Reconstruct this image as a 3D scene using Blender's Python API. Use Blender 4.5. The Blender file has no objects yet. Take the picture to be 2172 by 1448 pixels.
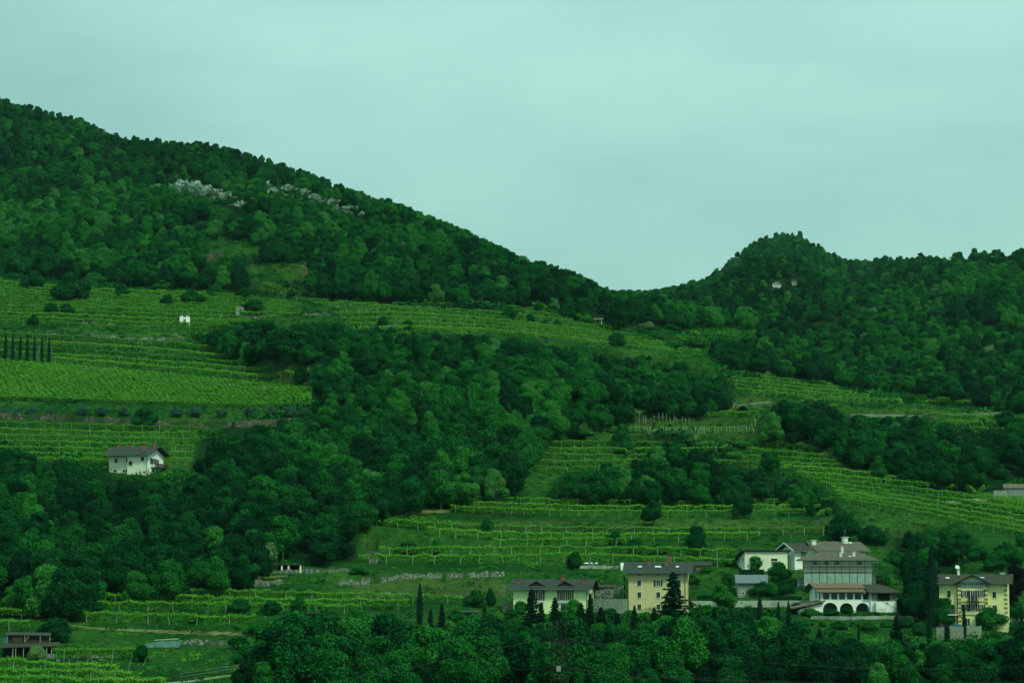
import bpy, math, random
import numpy as np
from mathutils import Vector, Matrix
SC = bpy.context.scene
COL = SC.collection
R = math.radians
rng = np.random.default_rng(7)
random.seed(7)

# ------------------------------------------------------------------ camera, sky, sun, exposure
F = 5000.0; CX, CY = 1086.0, 724.0
TH = math.atan(516.0 / F)
cam = bpy.data.cameras.new('camera'); cam.sensor_width = 36; cam.lens = F / 2172 * 36
cam.clip_start = 1; cam.clip_end = 20000
co = bpy.data.objects.new('camera', cam); COL.objects.link(co)
co.rotation_euler = (math.pi / 2 + TH, 0, 0); SC.camera = co
SC.view_settings.view_transform = 'Standard'; SC.view_settings.look = 'None'
SC.view_settings.exposure = 0.85; SC.view_settings.gamma = 1.0
SUN_EL, SUN_AZ = R(48), R(142)      # azimuth clockwise from +Y: behind the camera, to the right
W = bpy.data.worlds.new('World'); SC.world = W; W.use_nodes = True
nt = W.node_tree; nt.nodes.clear()
def N(t, ty, **kw):
    n = t.nodes.new(ty)
    for k, v in kw.items():
        if k.startswith('i_'):
            key = k[2:]; key = int(key) if key.isdigit() else key.replace('_', ' ')
            n.inputs[key].default_value = v
        else: setattr(n, k, v)
    return n
out = N(nt, 'ShaderNodeOutputWorld'); bg = N(nt, 'ShaderNodeBackground'); bg.inputs[1].default_value = 0.1
sky = N(nt, 'ShaderNodeTexSky'); sky.sky_type = 'NISHITA'; sky.sun_disc = False
sky.sun_elevation = SUN_EL; sky.sun_rotation = SUN_AZ; sky.air_density = 1.5; sky.dust_density = 4
tc = N(nt, 'ShaderNodeTexCoord'); mp = N(nt, 'ShaderNodeMapping'); mp.inputs['Scale'].default_value = (2.2, 2.2, 7.0)
mp.inputs['Rotation'].default_value = (0, R(-24), 0)
no = N(nt, 'ShaderNodeTexNoise'); no.inputs['Scale'].default_value = 1.6; no.inputs['Detail'].default_value = 6; no.inputs['Roughness'].default_value = .52
rp = N(nt, 'ShaderNodeValToRGB')
rp.color_ramp.elements[0].position = .34; rp.color_ramp.elements[0].color = (.172, .345, .315, 1)
rp.color_ramp.elements[1].position = .70; rp.color_ramp.elements[1].color = (.258, .466, .412, 1)
vm = N(nt, 'ShaderNodeVectorMath', operation='SCALE'); vm.inputs['Scale'].default_value = 10.0
mx = N(nt, 'ShaderNodeMix', data_type='RGBA'); mx.inputs[0].default_value = 0.94
L = nt.links
L.new(tc.outputs['Generated'], mp.inputs[0]); L.new(mp.outputs[0], no.inputs['Vector']); L.new(no.outputs['Fac'], rp.inputs[0])
sx = N(nt, 'ShaderNodeSeparateXYZ'); mr = N(nt, 'ShaderNodeMapRange'); mr.inputs['From Min'].default_value = .08; mr.inputs['From Max'].default_value = .45; mr.inputs['To Min'].default_value = 8.2; mr.inputs['To Max'].default_value = 12.0
L.new(tc.outputs['Generated'], sx.inputs[0]); L.new(sx.outputs[2], mr.inputs[0]); L.new(mr.outputs[0], vm.inputs['Scale'])      # overcast sky, brighter overhead
L.new(rp.outputs[0], vm.inputs[0]); L.new(sky.outputs[0], mx.inputs[6]); L.new(vm.outputs[0], mx.inputs[7])
L.new(mx.outputs[2], bg.inputs[0]); L.new(bg.outputs[0], out.inputs[0])
sl = bpy.data.lights.new('sun', 'SUN'); sl.energy = 1.5; sl.angle = R(10); sl.color = (.86, 1.0, .72)
so = bpy.data.objects.new('sun', sl); COL.objects.link(so)
sd = Vector((math.sin(SUN_AZ) * math.cos(SUN_EL), math.cos(SUN_AZ) * math.cos(SUN_EL), math.sin(SUN_EL)))
so.rotation_euler = (-sd).to_track_quat('-Z', 'Y').to_euler(); so.location = (0, 0, 300)

# ------------------------------------------------------------------ projection helpers
ST, CT = math.sin(TH), math.cos(TH)
def ray(px, py):
    a = (px - CX) / F; b = (CY - py) / F
    k = CT - b * ST
    return a / k, (ST + b * CT) / k          # x/Y , z/Y
def te_to_y(te):                              # inverse of the second value
    b = (te * CT - ST) / (CT + te * ST)
    return CY - b * F

def inpoly(px, py, poly):
    px = np.asarray(px, float); py = np.asarray(py, float); r = np.zeros(px.shape, bool)
    n = len(poly); j = n - 1
    for i in range(n):
        xi, yi = poly[i]; xj, yj = poly[j]
        c = ((yi > py) != (yj > py)) & (px < (xj - xi) * (py - yi) / ((yj - yi) or 1e-9) + xi)
        r ^= c; j = i
    return r
LAT = rng.random((256, 256))
def vnoise(x, y):
    xi = np.floor(x).astype(int); yi = np.floor(y).astype(int); fx = x - xi; fy = y - yi
    fx = fx * fx * (3 - 2 * fx); fy = fy * fy * (3 - 2 * fy)
    g = lambda a, b: LAT[a % 256, b % 256]
    return (g(xi, yi) * (1 - fx) + g(xi + 1, yi) * fx) * (1 - fy) + (g(xi, yi + 1) * (1 - fx) + g(xi + 1, yi + 1) * fx) * fy - .5
def fbm(x, y, s, o=4):
    r = 0; a = 1
    for i in range(o):
        r = r + a * vnoise(x / s + 17.3 * i, y / s + 5.1 * i); s *= .5; a *= .5
    return r

# ------------------------------------------------------------------ terrain: distance of the ground along each line of sight
COLS = {
 -420: [(2160,120),(1530,300),(1460,375),(1380,430),(1300,475),(1200,530),(1100,585),(1008,625),(900,685),(860,712),(765,770),(690,850),(600,970),(480,1190),(330,1440),(160,1760)],
 0:    [(2160,120),(1530,300),(1460,380),(1380,432),(1300,480),(1200,540),(1100,590),(1008,630),(900,690),(860,715),(765,775),(690,860),(600,980),(480,1200),(330,1450),(225,1680)],
 300:  [(2160,120),(1530,300),(1460,380),(1380,432),(1300,482),(1200,540),(1100,590),(1008,628),(900,690),(860,715),(780,775),(690,860),(610,970),(520,1110),(400,1330),(310,1520)],
 560:  [(2160,120),(1530,300),(1460,375),(1380,430),(1300,485),(1200,540),(1100,600),(1000,660),(900,710),(860,735),(790,780),(690,870),(610,975),(560,1040),(440,1230),(352,1430)],
 850:  [(2160,120),(1530,300),(1460,370),(1380,425),(1300,490),(1200,548),(1100,615),(1000,670),(900,720),(800,780),(715,860),(640,960),(590,1030),(530,1130),(445,1290)],
 1100: [(2160,120),(1530,300),(1460,365),(1380,420),(1300,498),(1200,560),(1110,620),(1050,650),(960,705),(860,765),(760,840),(715,900),(655,990),(625,1050),(600,1090),(560,1160)],
 1300: [(2160,120),(1530,300),(1460,365),(1380,420),(1300,500),(1200,562),(1110,622),(1000,695),(930,745),(850,800),(750,895),(735,935),(690,1010),(660,1080),(632,1150)],
 1420: [(2160,120),(1530,300),(1460,365),(1380,420),(1300,502),(1200,562),(1110,622),(1000,695),(930,745),(850,810),(750,930),(735,960),(715,1000),(690,1100),(670,1250),(640,1800),(622,2300)],
 1550: [(2160,120),(1530,300),(1460,365),(1380,425),(1300,505),(1200,562),(1110,622),(1000,695),(900,770),(850,830),(790,900),(760,960),(720,1090),(690,1200),(660,1500),(630,1900),(560,2450)],
 1610: [(2160,120),(1530,300),(1460,365),(1380,430),(1300,508),(1200,562),(1110,622),(1000,695),(900,775),(850,830),(790,900),(760,980),(720,1100),(680,1300),(640,1750),(600,2200),(520,2560)],
 1690: [(2160,120),(1530,300),(1460,365),(1380,435),(1300,510),(1200,562),(1110,622),(1000,695),(900,785),(850,840),(800,900),(770,980),(720,1120),(680,1320),(640,1750),(600,2200),(502,2600)],
 1800: [(2160,120),(1530,300),(1460,365),(1380,440),(1300,510),(1200,565),(1110,622),(1000,700),(900,800),(860,850),(820,910),(780,1020),(740,1130),(690,1300),(640,1600),(600,2000),(562,2350)],
 1930: [(2160,120),(1530,300),(1460,370),(1380,445),(1300,512),(1200,570),(1110,630),(1030,680),(960,740),(900,800),(860,860),(820,960),(760,1110),(700,1230),(660,1420),(640,1640),(600,1850),(575,1980),(553,2100)],
 2010: [(2160,120),(1530,300),(1460,370),(1380,445),(1300,512),(1200,570),(1110,632),(1030,685),(960,745),(900,803),(860,863),(820,955),(760,1080),(700,1180),(640,1290),(610,1360),(590,1480),(575,1800),(548,1950)],
 2172: [(2160,120),(1530,300),(1460,375),(1380,450),(1300,512),(1200,575),(1110,635),(1040,690),(960,750),(900,810),(860,870),(800,1000),(740,1110),(680,1220),(620,1350),(580,1450),(540,1600)],
 2600: [(2160,120),(1530,300),(1460,375),(1380,450),(1300,512),(1200,575),(1110,640),(1040,700),(960,760),(900,820),(860,880),(800,1000),(740,1110),(680,1220),(620,1330),(560,1450),(500,1580)],
}
YTOP = [(-420,150),(0,222),(160,262),(250,298),(340,308),(450,316),(560,346),(700,396),(850,447),(1000,507),(1100,556),(1200,584),(1300,630),(1350,636),(1400,626),(1440,620),(1500,598),(1545,563),(1600,521),(1660,506),(1700,509),(1745,538),(1800,567),(1850,565),(1900,557),(1960,553),(2080,548),(2172,540),(2600,500)]
PXG = np.arange(-420, 2601, 5.0); NC = len(PXG)
NR = 760
ytop = np.interp(PXG, [p[0] for p in YTOP], [p[1] for p in YTOP])
ck = sorted(COLS)
rows_a = np.linspace(2160, 1500, 30, endpoint=False)
YG = np.zeros((NC, NR)); DG = np.zeros((NC, NR))
def dcol(c, y):
    t = COLS[c]; ys = np.array([-p[0] for p in t], float); ds = np.array([p[1] for p in t], float)
    d = np.interp(-y, ys, ds); m = -y > ys[-1]
    return np.where(m, ds[-1] + (-y - ys[-1]) * 3.2, d)
for i, px in enumerate(PXG):
    y = np.concatenate([rows_a, 1500 + (ytop[i] - 1500) * np.linspace(0, 1, NR - 30)])
    k = max(j for j in range(len(ck)) if ck[j] <= px); k = min(k, len(ck) - 2)
    t = (px - ck[k]) / (ck[k + 1] - ck[k])
    YG[i] = y; DG[i] = dcol(ck[k], y) * (1 - t) + dcol(ck[k + 1], y) * t
def smooth(A, n, ax):
    for _ in range(n):
        P = np.pad(A, [(1, 1) if a == ax else (0, 0) for a in range(2)], mode='edge')
        A = (P[:-2] + 2 * P[1:-1] + P[2:]) / 4 if ax == 0 else (P[:, :-2] + 2 * P[:, 1:-1] + P[:, 2:]) / 4
    return A
DG = smooth(smooth(DG, 60, 1), 40, 0)
DG = np.maximum.accumulate(DG + np.arange(NR) * 1e-4, 1)
aa = ray(PXG[:, None], YG)
XW = aa[0] * DG; ZW = aa[1] * DG
# zones as seen outlines (crowns included)
V_LEFT = [(-300,150),(0,205),(160,245),(250,283),(340,293),(450,300),(560,330),(700,380),(850,430),(1000,490),(1100,540),(1200,568),(1300,612),(1345,616),(1400,612),(1440,650),(1430,690),(1380,690),(1290,690),(1210,668),(1100,648),(1000,640),(880,634),(690,628),(640,612),(560,612),(480,606),(330,600),(200,595),(60,578),(-300,545)]
V_RIGHT = [(1350,618),(1395,611),(1440,603),(1500,583),(1545,548),(1600,506),(1660,488),(1700,490),(1745,514),(1800,546),(1850,550),(1875,537),(1898,546),(1915,534),(1938,546),(1960,528),(1985,530),(1996,543),(2012,540),(2060,524),(2100,530),(2140,516),(2620,470),(2620,885),(2172,872),(2060,852),(1960,840),(1850,827),(1740,802),(1620,788),(1540,778),(1500,745),(1500,725),(1600,722),(1612,694),(1560,688),(1500,688),(1430,694),(1395,660)]
V_MID = [(400,722),(440,700),(540,672),(600,690),(690,680),(800,706),(900,702),(1000,710),(1080,712),(1180,725),(1290,745),(1400,752),(1510,790),(1545,820),(1550,850),(1510,875),(1330,892),(1240,905),(1140,960),(1105,990),(1110,1060),(1000,1060),(830,1088),(760,1100),(755,1175),(640,1190),(540,1212),(510,1245),(400,1260),(215,1270),(180,1290),(-300,1300),(-300,935),(0,950),(60,955),(220,990),(232,1012),(350,1016),(400,1010),(425,940),(480,920),(655,868),(680,820),(600,800),(500,760)]
V_CLUMP = [(1150,1062),(1180,1020),(1265,985),(1285,975),(1330,1000),(1350,960),(1420,930),(1500,955),(1600,1000),(1680,1018),(1740,1030),(1790,1085),(1700,1075),(1600,1058),(1500,1068),(1400,1065)]
V_RCLUMP = [(1608,900),(1650,848),(1740,850),(1800,880),(1950,880),(2040,920),(2120,930),(2160,865),(2620,870),(2620,1030),(2110,1030),(1950,1028),(1850,1005),(1770,965),(1700,948),(1620,935)]
V_VILLA = [(1890,1125),(1960,1112),(2040,1122),(2066,1150),(2030,1195),(1998,1212),(1992,1300),(1908,1306),(1914,1240),(1900,1180)]
V_LOW = [(545,1350),(575,1322),(620,1306),(690,1300),(730,1316),(790,1300),(860,1326),(930,1330),(990,1306),(1050,1298),(1100,1318),(1180,1322),(1260,1308),(1320,1326),(1400,1300),(1470,1290),(1540,1282),(1600,1306),(1690,1318),(1720,1352),(1780,1342),(1850,1364),(1900,1346),(1980,1362),(2040,1358),(2085,1340),(2130,1322),(2620,1300),(2620,1900),(470,1900),(500,1440),(530,1390)]
WOODS = {'left': V_LEFT, 'right': V_RIGHT, 'mid': V_MID, 'clump': V_CLUMP, 'rclump': V_RCLUMP, 'villa': V_VILLA, 'low': V_LOW}
HOLES = [[(430,503),(475,500),(550,512),(548,532),(470,545),(470,560),(424,560)], [(515,558),(600,552),(660,556),(655,582),(610,590),(560,612),(535,600)],
         [(362,394),(410,386),(470,406),(528,438),(515,446),(470,438),(420,428),(385,418)], [(538,390),(580,394),(680,410),(682,430),(640,424),(570,420)],
         [(680,424),(725,430),(790,456),(770,466),(720,455)], [(1432,697),(1500,690),(1610,692),(1600,715),(1540,722),(1440,714)],
         [(1637,592),(1656,592),(1656,608),(1637,608)], [(215,940),(365,940),(352,1012),(222,1012)], [(2098,1022),(2200,1022),(2200,1062),(2098,1062)]]
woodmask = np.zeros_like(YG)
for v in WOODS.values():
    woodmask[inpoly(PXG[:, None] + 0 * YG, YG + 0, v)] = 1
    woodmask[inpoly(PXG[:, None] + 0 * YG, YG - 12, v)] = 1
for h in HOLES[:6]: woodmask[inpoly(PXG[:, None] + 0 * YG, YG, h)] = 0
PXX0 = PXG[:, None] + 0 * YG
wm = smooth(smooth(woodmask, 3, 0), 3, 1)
fade = np.clip((YG - ytop[:, None]) / np.where(PXG > 1400, 130, 60)[:, None], 0, 1)
ZW = ZW + wm * fade * (fbm(XW, DG, 150, 2) * (26 + 22 * np.clip((PXX0 - 1500) / 200, 0, 1)) + fbm(XW + 50, DG, 45, 2) * 9) * np.clip(DG / 1200, .35, 1.3) * np.clip((DG - 560) / 250, .12, 1)
ZW = ZW + fbm(XW, DG, 22, 3) * 1.0 * fade
ZB = ZW.copy()
YE = te_to_y(ZW / DG)                                # where each ground point is seen
YEM = np.minimum.accumulate(YE, 1)
def crossD(c, y):
    a = -YEM[c]; i = int(np.searchsorted(a, -y))
    if i <= 0: return DG[c, 0]
    if i >= NR: return DG[c, -1]
    a0, a1 = a[i - 1], a[i]; t = (-y - a0) / max(a1 - a0, 1e-6)
    return DG[c, i - 1] + (DG[c, i] - DG[c, i - 1]) * min(max(t, 0), 1)
def Dat(px, py):
    f = (px - PXG[0]) / 5.0; c = int(min(max(f, 0), NC - 2)); t = f - c
    return crossD(c, py) * (1 - t) + crossD(c + 1, py) * t
def gz(px, D):
    f = (px - PXG[0]) / 5.0; c = int(min(max(f, 0), NC - 2)); t = f - c
    return float(np.interp(D, DG[c], ZW[c]) * (1 - t) + np.interp(D, DG[c + 1], ZW[c + 1]) * t)
def at(px, py, dD=0.0):
    """ground point seen at that place of the picture (dD metres farther), its distance"""
    D = Dat(px, py) + dD
    return Vector((ray(px, py)[0] * D, D, gz(px, D))), D

# ------------------------------------------------------------------ vine rows: polylines on the slope, from which the terraces are cut
def lerp_rows(keys, counts):
    """keys: list of polylines from top to bottom, counts rows between successive keys"""
    def rs(p, n=24):
        p = np.array(p, float); x = np.linspace(p[0, 0], p[-1, 0], n)
        return np.stack([x, np.interp(x, p[:, 0], p[:, 1])], 1)
    K = [rs(k) for k in keys]; o = []
    for i in range(len(K) - 1):
        for j in range(counts[i]):
            o.append(K[i] + (K[i + 1] - K[i]) * (j / counts[i]))
    o.append(K[-1]); return o
ZONES = []
def zone(name, keys, counts, label, **kw): ZONES.append((name, lerp_rows(keys, counts), label, kw))
zone('upper_left', [[(-120,590),(60,612),(200,622),(330,626),(460,628)], [(-120,618),(113,640),(330,644),(560,648),(640,650)], [(-120,652),(190,660),(460,668),(640,672)], [(-120,684),(83,690),(233,700),(440,704)]], [4,4,4],
     'vine row on the upper left terraces')
zone('upper_mid', [[(560,616),(700,628),(900,636),(1075,652)], [(620,640),(760,650),(1000,652),(1190,676)], [(700,660),(833,660),(1000,672),(1250,700),(1400,730)], [(740,706),(860,700),(1033,706),(1200,722),(1430,750)]], [2,2,4],
     'pale posted vine row below the steep wooded hill')
zone('upper_knoll', [[(1110,650),(1160,655),(1215,672)], [(1115,668),(1160,672),(1215,686)]], [2], 'short vine row on the knoll by the red roofed hut')
zone('left_band', [[(-120,708),(166,724),(366,736),(486,754)], [(-120,738),(107,748),(290,760),(505,778)], [(100,768),(283,782),(450,796),(655,814)]], [2,2],
     'vine row between cypress line and bright field')
zone('house', [[(-120,905),(150,912),(300,918),(420,918)], [(-120,985),(60,985),(140,985),(225,990)]], [6], 'vine row above the lone white house')
zone('house_right', [[(350,930),(380,930),(415,928)], [(362,985),(380,985),(410,985)]], [4], 'short vine row right of the lone white house')
zone('centre', [[(1345,890),(1480,888),(1612,884)], [(1160,950),(1300,948),(1450,952),(1590,950)], [(1115,1000),(1200,1004),(1300,1000),(1400,990)]], [2,4],
     'vine row in the middle vineyard')
zone('centre_right', [[(1625,952),(1690,958),(1740,968)], [(1500,990),(1640,992),(1790,998)]], [3], 'vine row around the small dark shelter')
zone('right_fan', [[(1552,786),(1680,802),(1800,826),(1850,832)], [(1552,808),(1690,822),(1850,838),(1990,850)], [(1562,832),(1750,852),(1950,856),(2120,864)]], [3,3],
     'vine row of the fan below the wooded valley')
zone('right_edge', [[(1960,888),(2060,892),(2172,896),(2300,900)], [(2060,918),(2120,920),(2172,922),(2300,925)]], [2], 'vine row at the right picture edge')
zone('diagonal', [[(1665,1000),(1800,1010),(1944,1028),(2000,1032)], [(1690,1012),(1850,1026),(2000,1040),(2090,1044)], [(1765,1046),(1900,1062),(2050,1085),(2230,1118)], [(1790,1068),(1920,1092),(2066,1122),(2230,1152)]], [1,3,3],
     'vine row of the diagonal plot above the yellow villa')
zone('low_centre', [[(985,1068),(1200,1074),(1424,1078),(1600,1074),(1765,1072)], [(955,1088),(1200,1096),(1424,1098),(1600,1096),(1765,1094)]], [2], 'long vine row above the brownish stone bank')
zone('low_band', [[(770,1112),(900,1126),(1100,1133),(1424,1138),(1700,1136),(1890,1134)], [(1040,1160),(1130,1160),(1240,1158),(1330,1158)], [(800,1180),(1000,1178),(1200,1176),(1350,1178),(1560,1184)], [(760,1196),(1000,1196),(1200,1192),(1350,1196),(1560,1204)]], [2,1,1],
     'long vine row on the terraces above the houses', big=1)
zone('bottom', [[(243,1263),(500,1274),(724,1280),(980,1284)], [(170,1298),(350,1298),(533,1302),(760,1304)], [(160,1320),(350,1326),(450,1327),(540,1328)]], [2,1],
     'vine row beside the lower left dirt track', big=1)
zone('bottom_corner', [[(-60,1310),(0,1312),(85,1316)], [(-60,1336),(0,1338),(60,1338)]], [1], 'vine row above the wooden shed', big=1)
zone('bottom_front', [[(110,1404),(200,1402),(290,1400)], [(-60,1424),(0,1424),(100,1430),(250,1440)], [(-60,1462),(60,1464),(160,1466),(350,1468)]], [1,2], 'vine row at the very bottom left', big=1)
for c in range(NC):
    px = PXG[c]
    for name, rows, _, kw in ZONES:
        hit = []
        for r in rows:
            if r[0, 0] < px < r[-1, 0]:
                hit.append((np.interp(px, r[:, 0], r[:, 1]), min(1, (px - r[0, 0]) / 18, (r[-1, 0] - px) / 18)))
        hit.sort(key=lambda q: -q[0])
        for (y0, w0), (y1, w1) in zip(hit[:-1], hit[1:]):
            D0, D1 = crossD(c, y0), crossD(c, y1)
            if D1 - D0 < .8: continue
            m = (DG[c] >= D0) & (DG[c] < D1)
            t = (DG[c][m] - D0) / (D1 - D0)
            h0, h1 = np.interp(D0, DG[c], ZB[c]), np.interp(D1, DG[c], ZB[c])
            s = np.clip((t - .62) / .3, 0, 1); s = s * s * (3 - 2 * s)
            w = min(w0, w1) * .85
            ZW[c][m] = ZB[c][m] * (1 - w) + (h0 + s * (h1 - h0)) * w

# ------------------------------------------------------------------ materials
def mat(name):
    m = bpy.data.materials.new(name); m.use_nodes = True; t = m.node_tree
    return m, t, t.nodes['Principled BSDF']
def solid(name, col, rough=.8, scale=1.2, amt=.25, spec=.2, metal=0, bump=0, stretch=None):
    m, t, b = mat(name); b.inputs['Roughness'].default_value = rough; b.inputs['Specular IOR Level'].default_value = spec; b.inputs['Metallic'].default_value = metal
    g = N(t, 'ShaderNodeTexCoord'); n = N(t, 'ShaderNodeTexNoise'); n.inputs['Scale'].default_value = scale; n.inputs['Detail'].default_value = 6
    if stretch:
        q = N(t, 'ShaderNodeMapping'); q.inputs['Scale'].default_value = stretch; t.links.new(g.outputs['Object'], q.inputs[0]); t.links.new(q.outputs[0], n.inputs['Vector'])
    else: t.links.new(g.outputs['Object'], n.inputs['Vector'])
    r = N(t, 'ShaderNodeValToRGB'); r.color_ramp.elements[0].position = .3; r.color_ramp.elements[1].position = .7
    r.color_ramp.elements[0].color = tuple(c * (1 - amt) for c in col) + (1,); r.color_ramp.elements[1].color = tuple(min(1, c * (1 + amt * .6)) for c in col) + (1,)
    t.links.new(n.outputs['Fac'], r.inputs[0]); t.links.new(r.outputs[0], b.inputs['Base Color'])
    if bump:
        u = N(t, 'ShaderNodeBump'); u.inputs['Strength'].default_value = bump; u.inputs['Distance'].default_value = .1
        t.links.new(n.outputs['Fac'], u.inputs['Height']); t.links.new(u.outputs[0], b.inputs['Normal'])
    return m
def tiles(name, c0, c1, pitch=.35):
    m, t, b = mat(name); b.inputs['Roughness'].default_value = .75; b.inputs['Specular IOR Level'].default_value = .2
    g = N(t, 'ShaderNodeTexCoord'); w = N(t, 'ShaderNodeTexWave'); w.bands_direction = 'X'; w.inputs['Scale'].default_value = 1 / pitch / 2; w.inputs['Distortion'].default_value = .6
    n = N(t, 'ShaderNodeTexNoise'); n.inputs['Scale'].default_value = 1.7; n.inputs['Detail'].default_value = 8; n.inputs['Roughness'].default_value = .7
    t.links.new(g.outputs['Object'], w.inputs['Vector']); t.links.new(g.outputs['Object'], n.inputs['Vector'])
    a = N(t, 'ShaderNodeMath', operation='MULTIPLY_ADD'); a.inputs[1].default_value = .25
    t.links.new(w.outputs['Fac'], a.inputs[0]); t.links.new(n.outputs['Fac'], a.inputs[2])
    r = N(t, 'ShaderNodeValToRGB'); r.color_ramp.elements[0].position = .38; r.color_ramp.elements[1].position = .85
    r.color_ramp.elements[0].color = c0 + (1,); r.color_ramp.elements[1].color = c1 + (1,)
    t.links.new(a.outputs[0], r.inputs[0]); t.links.new(r.outputs[0], b.inputs['Base Color'])
    u = N(t, 'ShaderNodeBump'); u.inputs['Strength'].default_value = .6; u.inputs['Distance'].default_value = .08
    t.links.new(w.outputs['Fac'], u.inputs['Height']); t.links.new(u.outputs[0], b.inputs['Normal'])
    return m
def leafmat(name, ramp, nscale=.35, rough=.85, pale=None):
    """foliage: colour by the tree's own 'tint' number, varied leaf clump by leaf clump"""
    m, t, b = mat(name); b.inputs['Roughness'].default_value = rough; b.inputs['Specular IOR Level'].default_value = .04
    at_ = N(t, 'ShaderNodeAttribute'); at_.attribute_type = 'INSTANCER'; at_.attribute_name = 'tint'
    g = N(t, 'ShaderNodeTexCoord'); n = N(t, 'ShaderNodeTexNoise'); n.inputs['Scale'].default_value = nscale; n.inputs['Detail'].default_value = 3
    t.links.new(g.outputs['Object'], n.inputs['Vector'])
    n2 = N(t, 'ShaderNodeTexNoise'); n2.inputs['Scale'].default_value = 1.9; n2.inputs['Detail'].default_value = 2
    t.links.new(g.outputs['Object'], n2.inputs['Vector'])
    a = N(t, 'ShaderNodeMath', operation='MULTIPLY_ADD'); a.inputs[1].default_value = .55; a.inputs[2].default_value = -.27
    t.links.new(n.outputs['Fac'], a.inputs[0])
    a3 = N(t, 'ShaderNodeMath', operation='MULTIPLY_ADD'); a3.inputs[1].default_value = .9
    t.links.new(n2.outputs['Fac'], a3.inputs[0]); t.links.new(a.outputs[0], a3.inputs[2])
    a2 = N(t, 'ShaderNodeMath', operation='ADD'); t.links.new(a3.outputs[0], a2.inputs[0]); t.links.new(at_.outputs['Fac'], a2.inputs[1])
    a4 = N(t, 'ShaderNodeMath', operation='SUBTRACT'); a4.inputs[1].default_value = .45; t.links.new(a2.outputs[0], a4.inputs[0])
    r = N(t, 'ShaderNodeValToRGB')
    for i, (p, c) in enumerate(ramp):
        e = r.color_ramp.elements[i] if i < 2 else r.color_ramp.elements.new(p)
        e.position = p; e.color = c + (1,)
    t.links.new(a4.outputs[0], r.inputs[0]); t.links.new(r.outputs[0], b.inputs['Base Color'])
    return m
M = {}
M['leaf'] = leafmat('broadleaf_foliage', [(0, (.001,.024,.009)), (1, (.055,.17,.050)), (.3, (.003,.052,.013)), (.55, (.009,.105,.016)), (.82, (.028,.175,.020))])
M['conifer'] = leafmat('conifer_foliage', [(0, (.002,.018,.011)), (1, (.006,.05,.02))])
M['olive'] = leafmat('olive_foliage', [(0, (.012,.055,.035)), (1, (.04,.12,.075))])
M['vine'] = leafmat('vine_foliage', [(0, (.010,.085,.009)), (1, (.140,.36,.028)), (.5, (.066,.225,.018))], nscale=.15)
M['flower'] = leafmat('blossom', [(0, (.03,.12,.03)), (1, (.16,.26,.10))], nscale=2.2)
M['purple'] = leafmat('dark_purple_foliage', [(0, (.002,.004,.006)), (1, (.008,.012,.016))])
M['bark'] = solid('bark', (.05,.075,.05), scale=3, amt=.5)
M['post'] = solid('weathered_post', (.20,.29,.18), scale=5, amt=.4)
M['white_post'] = solid('concrete_post', (.28,.37,.27), scale=5, amt=.3)
M['white'] = solid('white_render', (.74,.80,.74), scale=.5, amt=.1)
M['cream'] = solid('cream_render', (.64,.68,.50), scale=.5, amt=.1)
M['pgreen'] = solid('pale_green_render', (.68,.78,.42), scale=.5, amt=.08)
M['ochre'] = solid('ochre_render', (.52,.47,.23), scale=.5, amt=.09)
M['yellow'] = solid('yellow_render', (.66,.66,.30), scale=.5, amt=.08)
M['grey'] = solid('grey_render', (.20,.25,.21), scale=.8, amt=.25)
M['net'] = solid('scaffold_netting', (.25,.37,.31), scale=1.6, amt=.25, stretch=(1, 1, .5))
M['concrete'] = solid('concrete', (.26,.32,.25), scale=.9, amt=.3)
M['stone'] = None
M['slate'] = tiles('slate_tiles', (.018,.026,.022), (.045,.058,.047))
M['brownroof'] = tiles('brown_tiles', (.060,.052,.034), (.14,.122,.084))
M['redroof'] = tiles('terracotta_tiles', (.085,.060,.036), (.20,.145,.092))
M['darkroof'] = tiles('dark_brown_tiles', (.022,.023,.016), (.052,.051,.034))
M['metalroof'] = tiles('corrugated_metal', (.085,.12,.13), (.16,.21,.22), pitch=.25)
M['wood'] = solid('dark_wood', (.05,.038,.025), scale=3, amt=.5, stretch=(.3, 3, 3))
M['shutter'] = solid('brown_shutter', (.16,.08,.035), scale=3, amt=.3)
M['gshutter'] = solid('dark_green_shutter', (.02,.045,.03), scale=3, amt=.3)
M['dshutter'] = solid('dark_brown_shutter', (.035,.028,.018), scale=3, amt=.3)
M['trim'] = solid('pale_trim', (.62,.68,.56), scale=2, amt=.1)
M['band'] = solid('brown_band', (.26,.19,.08), scale=2, amt=.2)
M['brick'] = solid('chimney_brick', (.16,.10,.06), scale=4, amt=.4)
M['metal'] = solid('grey_metal', (.13,.19,.17), scale=3, amt=.2, rough=.5)
M['rust'] = solid('rusty_steel', (.009,.012,.007), scale=2.5, amt=.7)
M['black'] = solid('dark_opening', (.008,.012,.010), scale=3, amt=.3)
M['tarp'] = solid('blue_grey_tarp', (.10,.22,.20), scale=2, amt=.5)
M['plastic'] = solid('white_plastic', (.50,.62,.56), scale=2, amt=.12)
M['blue'] = solid('blue_cover', (.02,.14,.22), scale=2, amt=.3)
M['cable'] = solid('cable', (.045,.065,.055))
m, t, b = mat('window_glass'); b.inputs['Base Color'].default_value = (.012, .025, .022, 1); b.inputs['Roughness'].default_value = .12; M['glass'] = m
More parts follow.
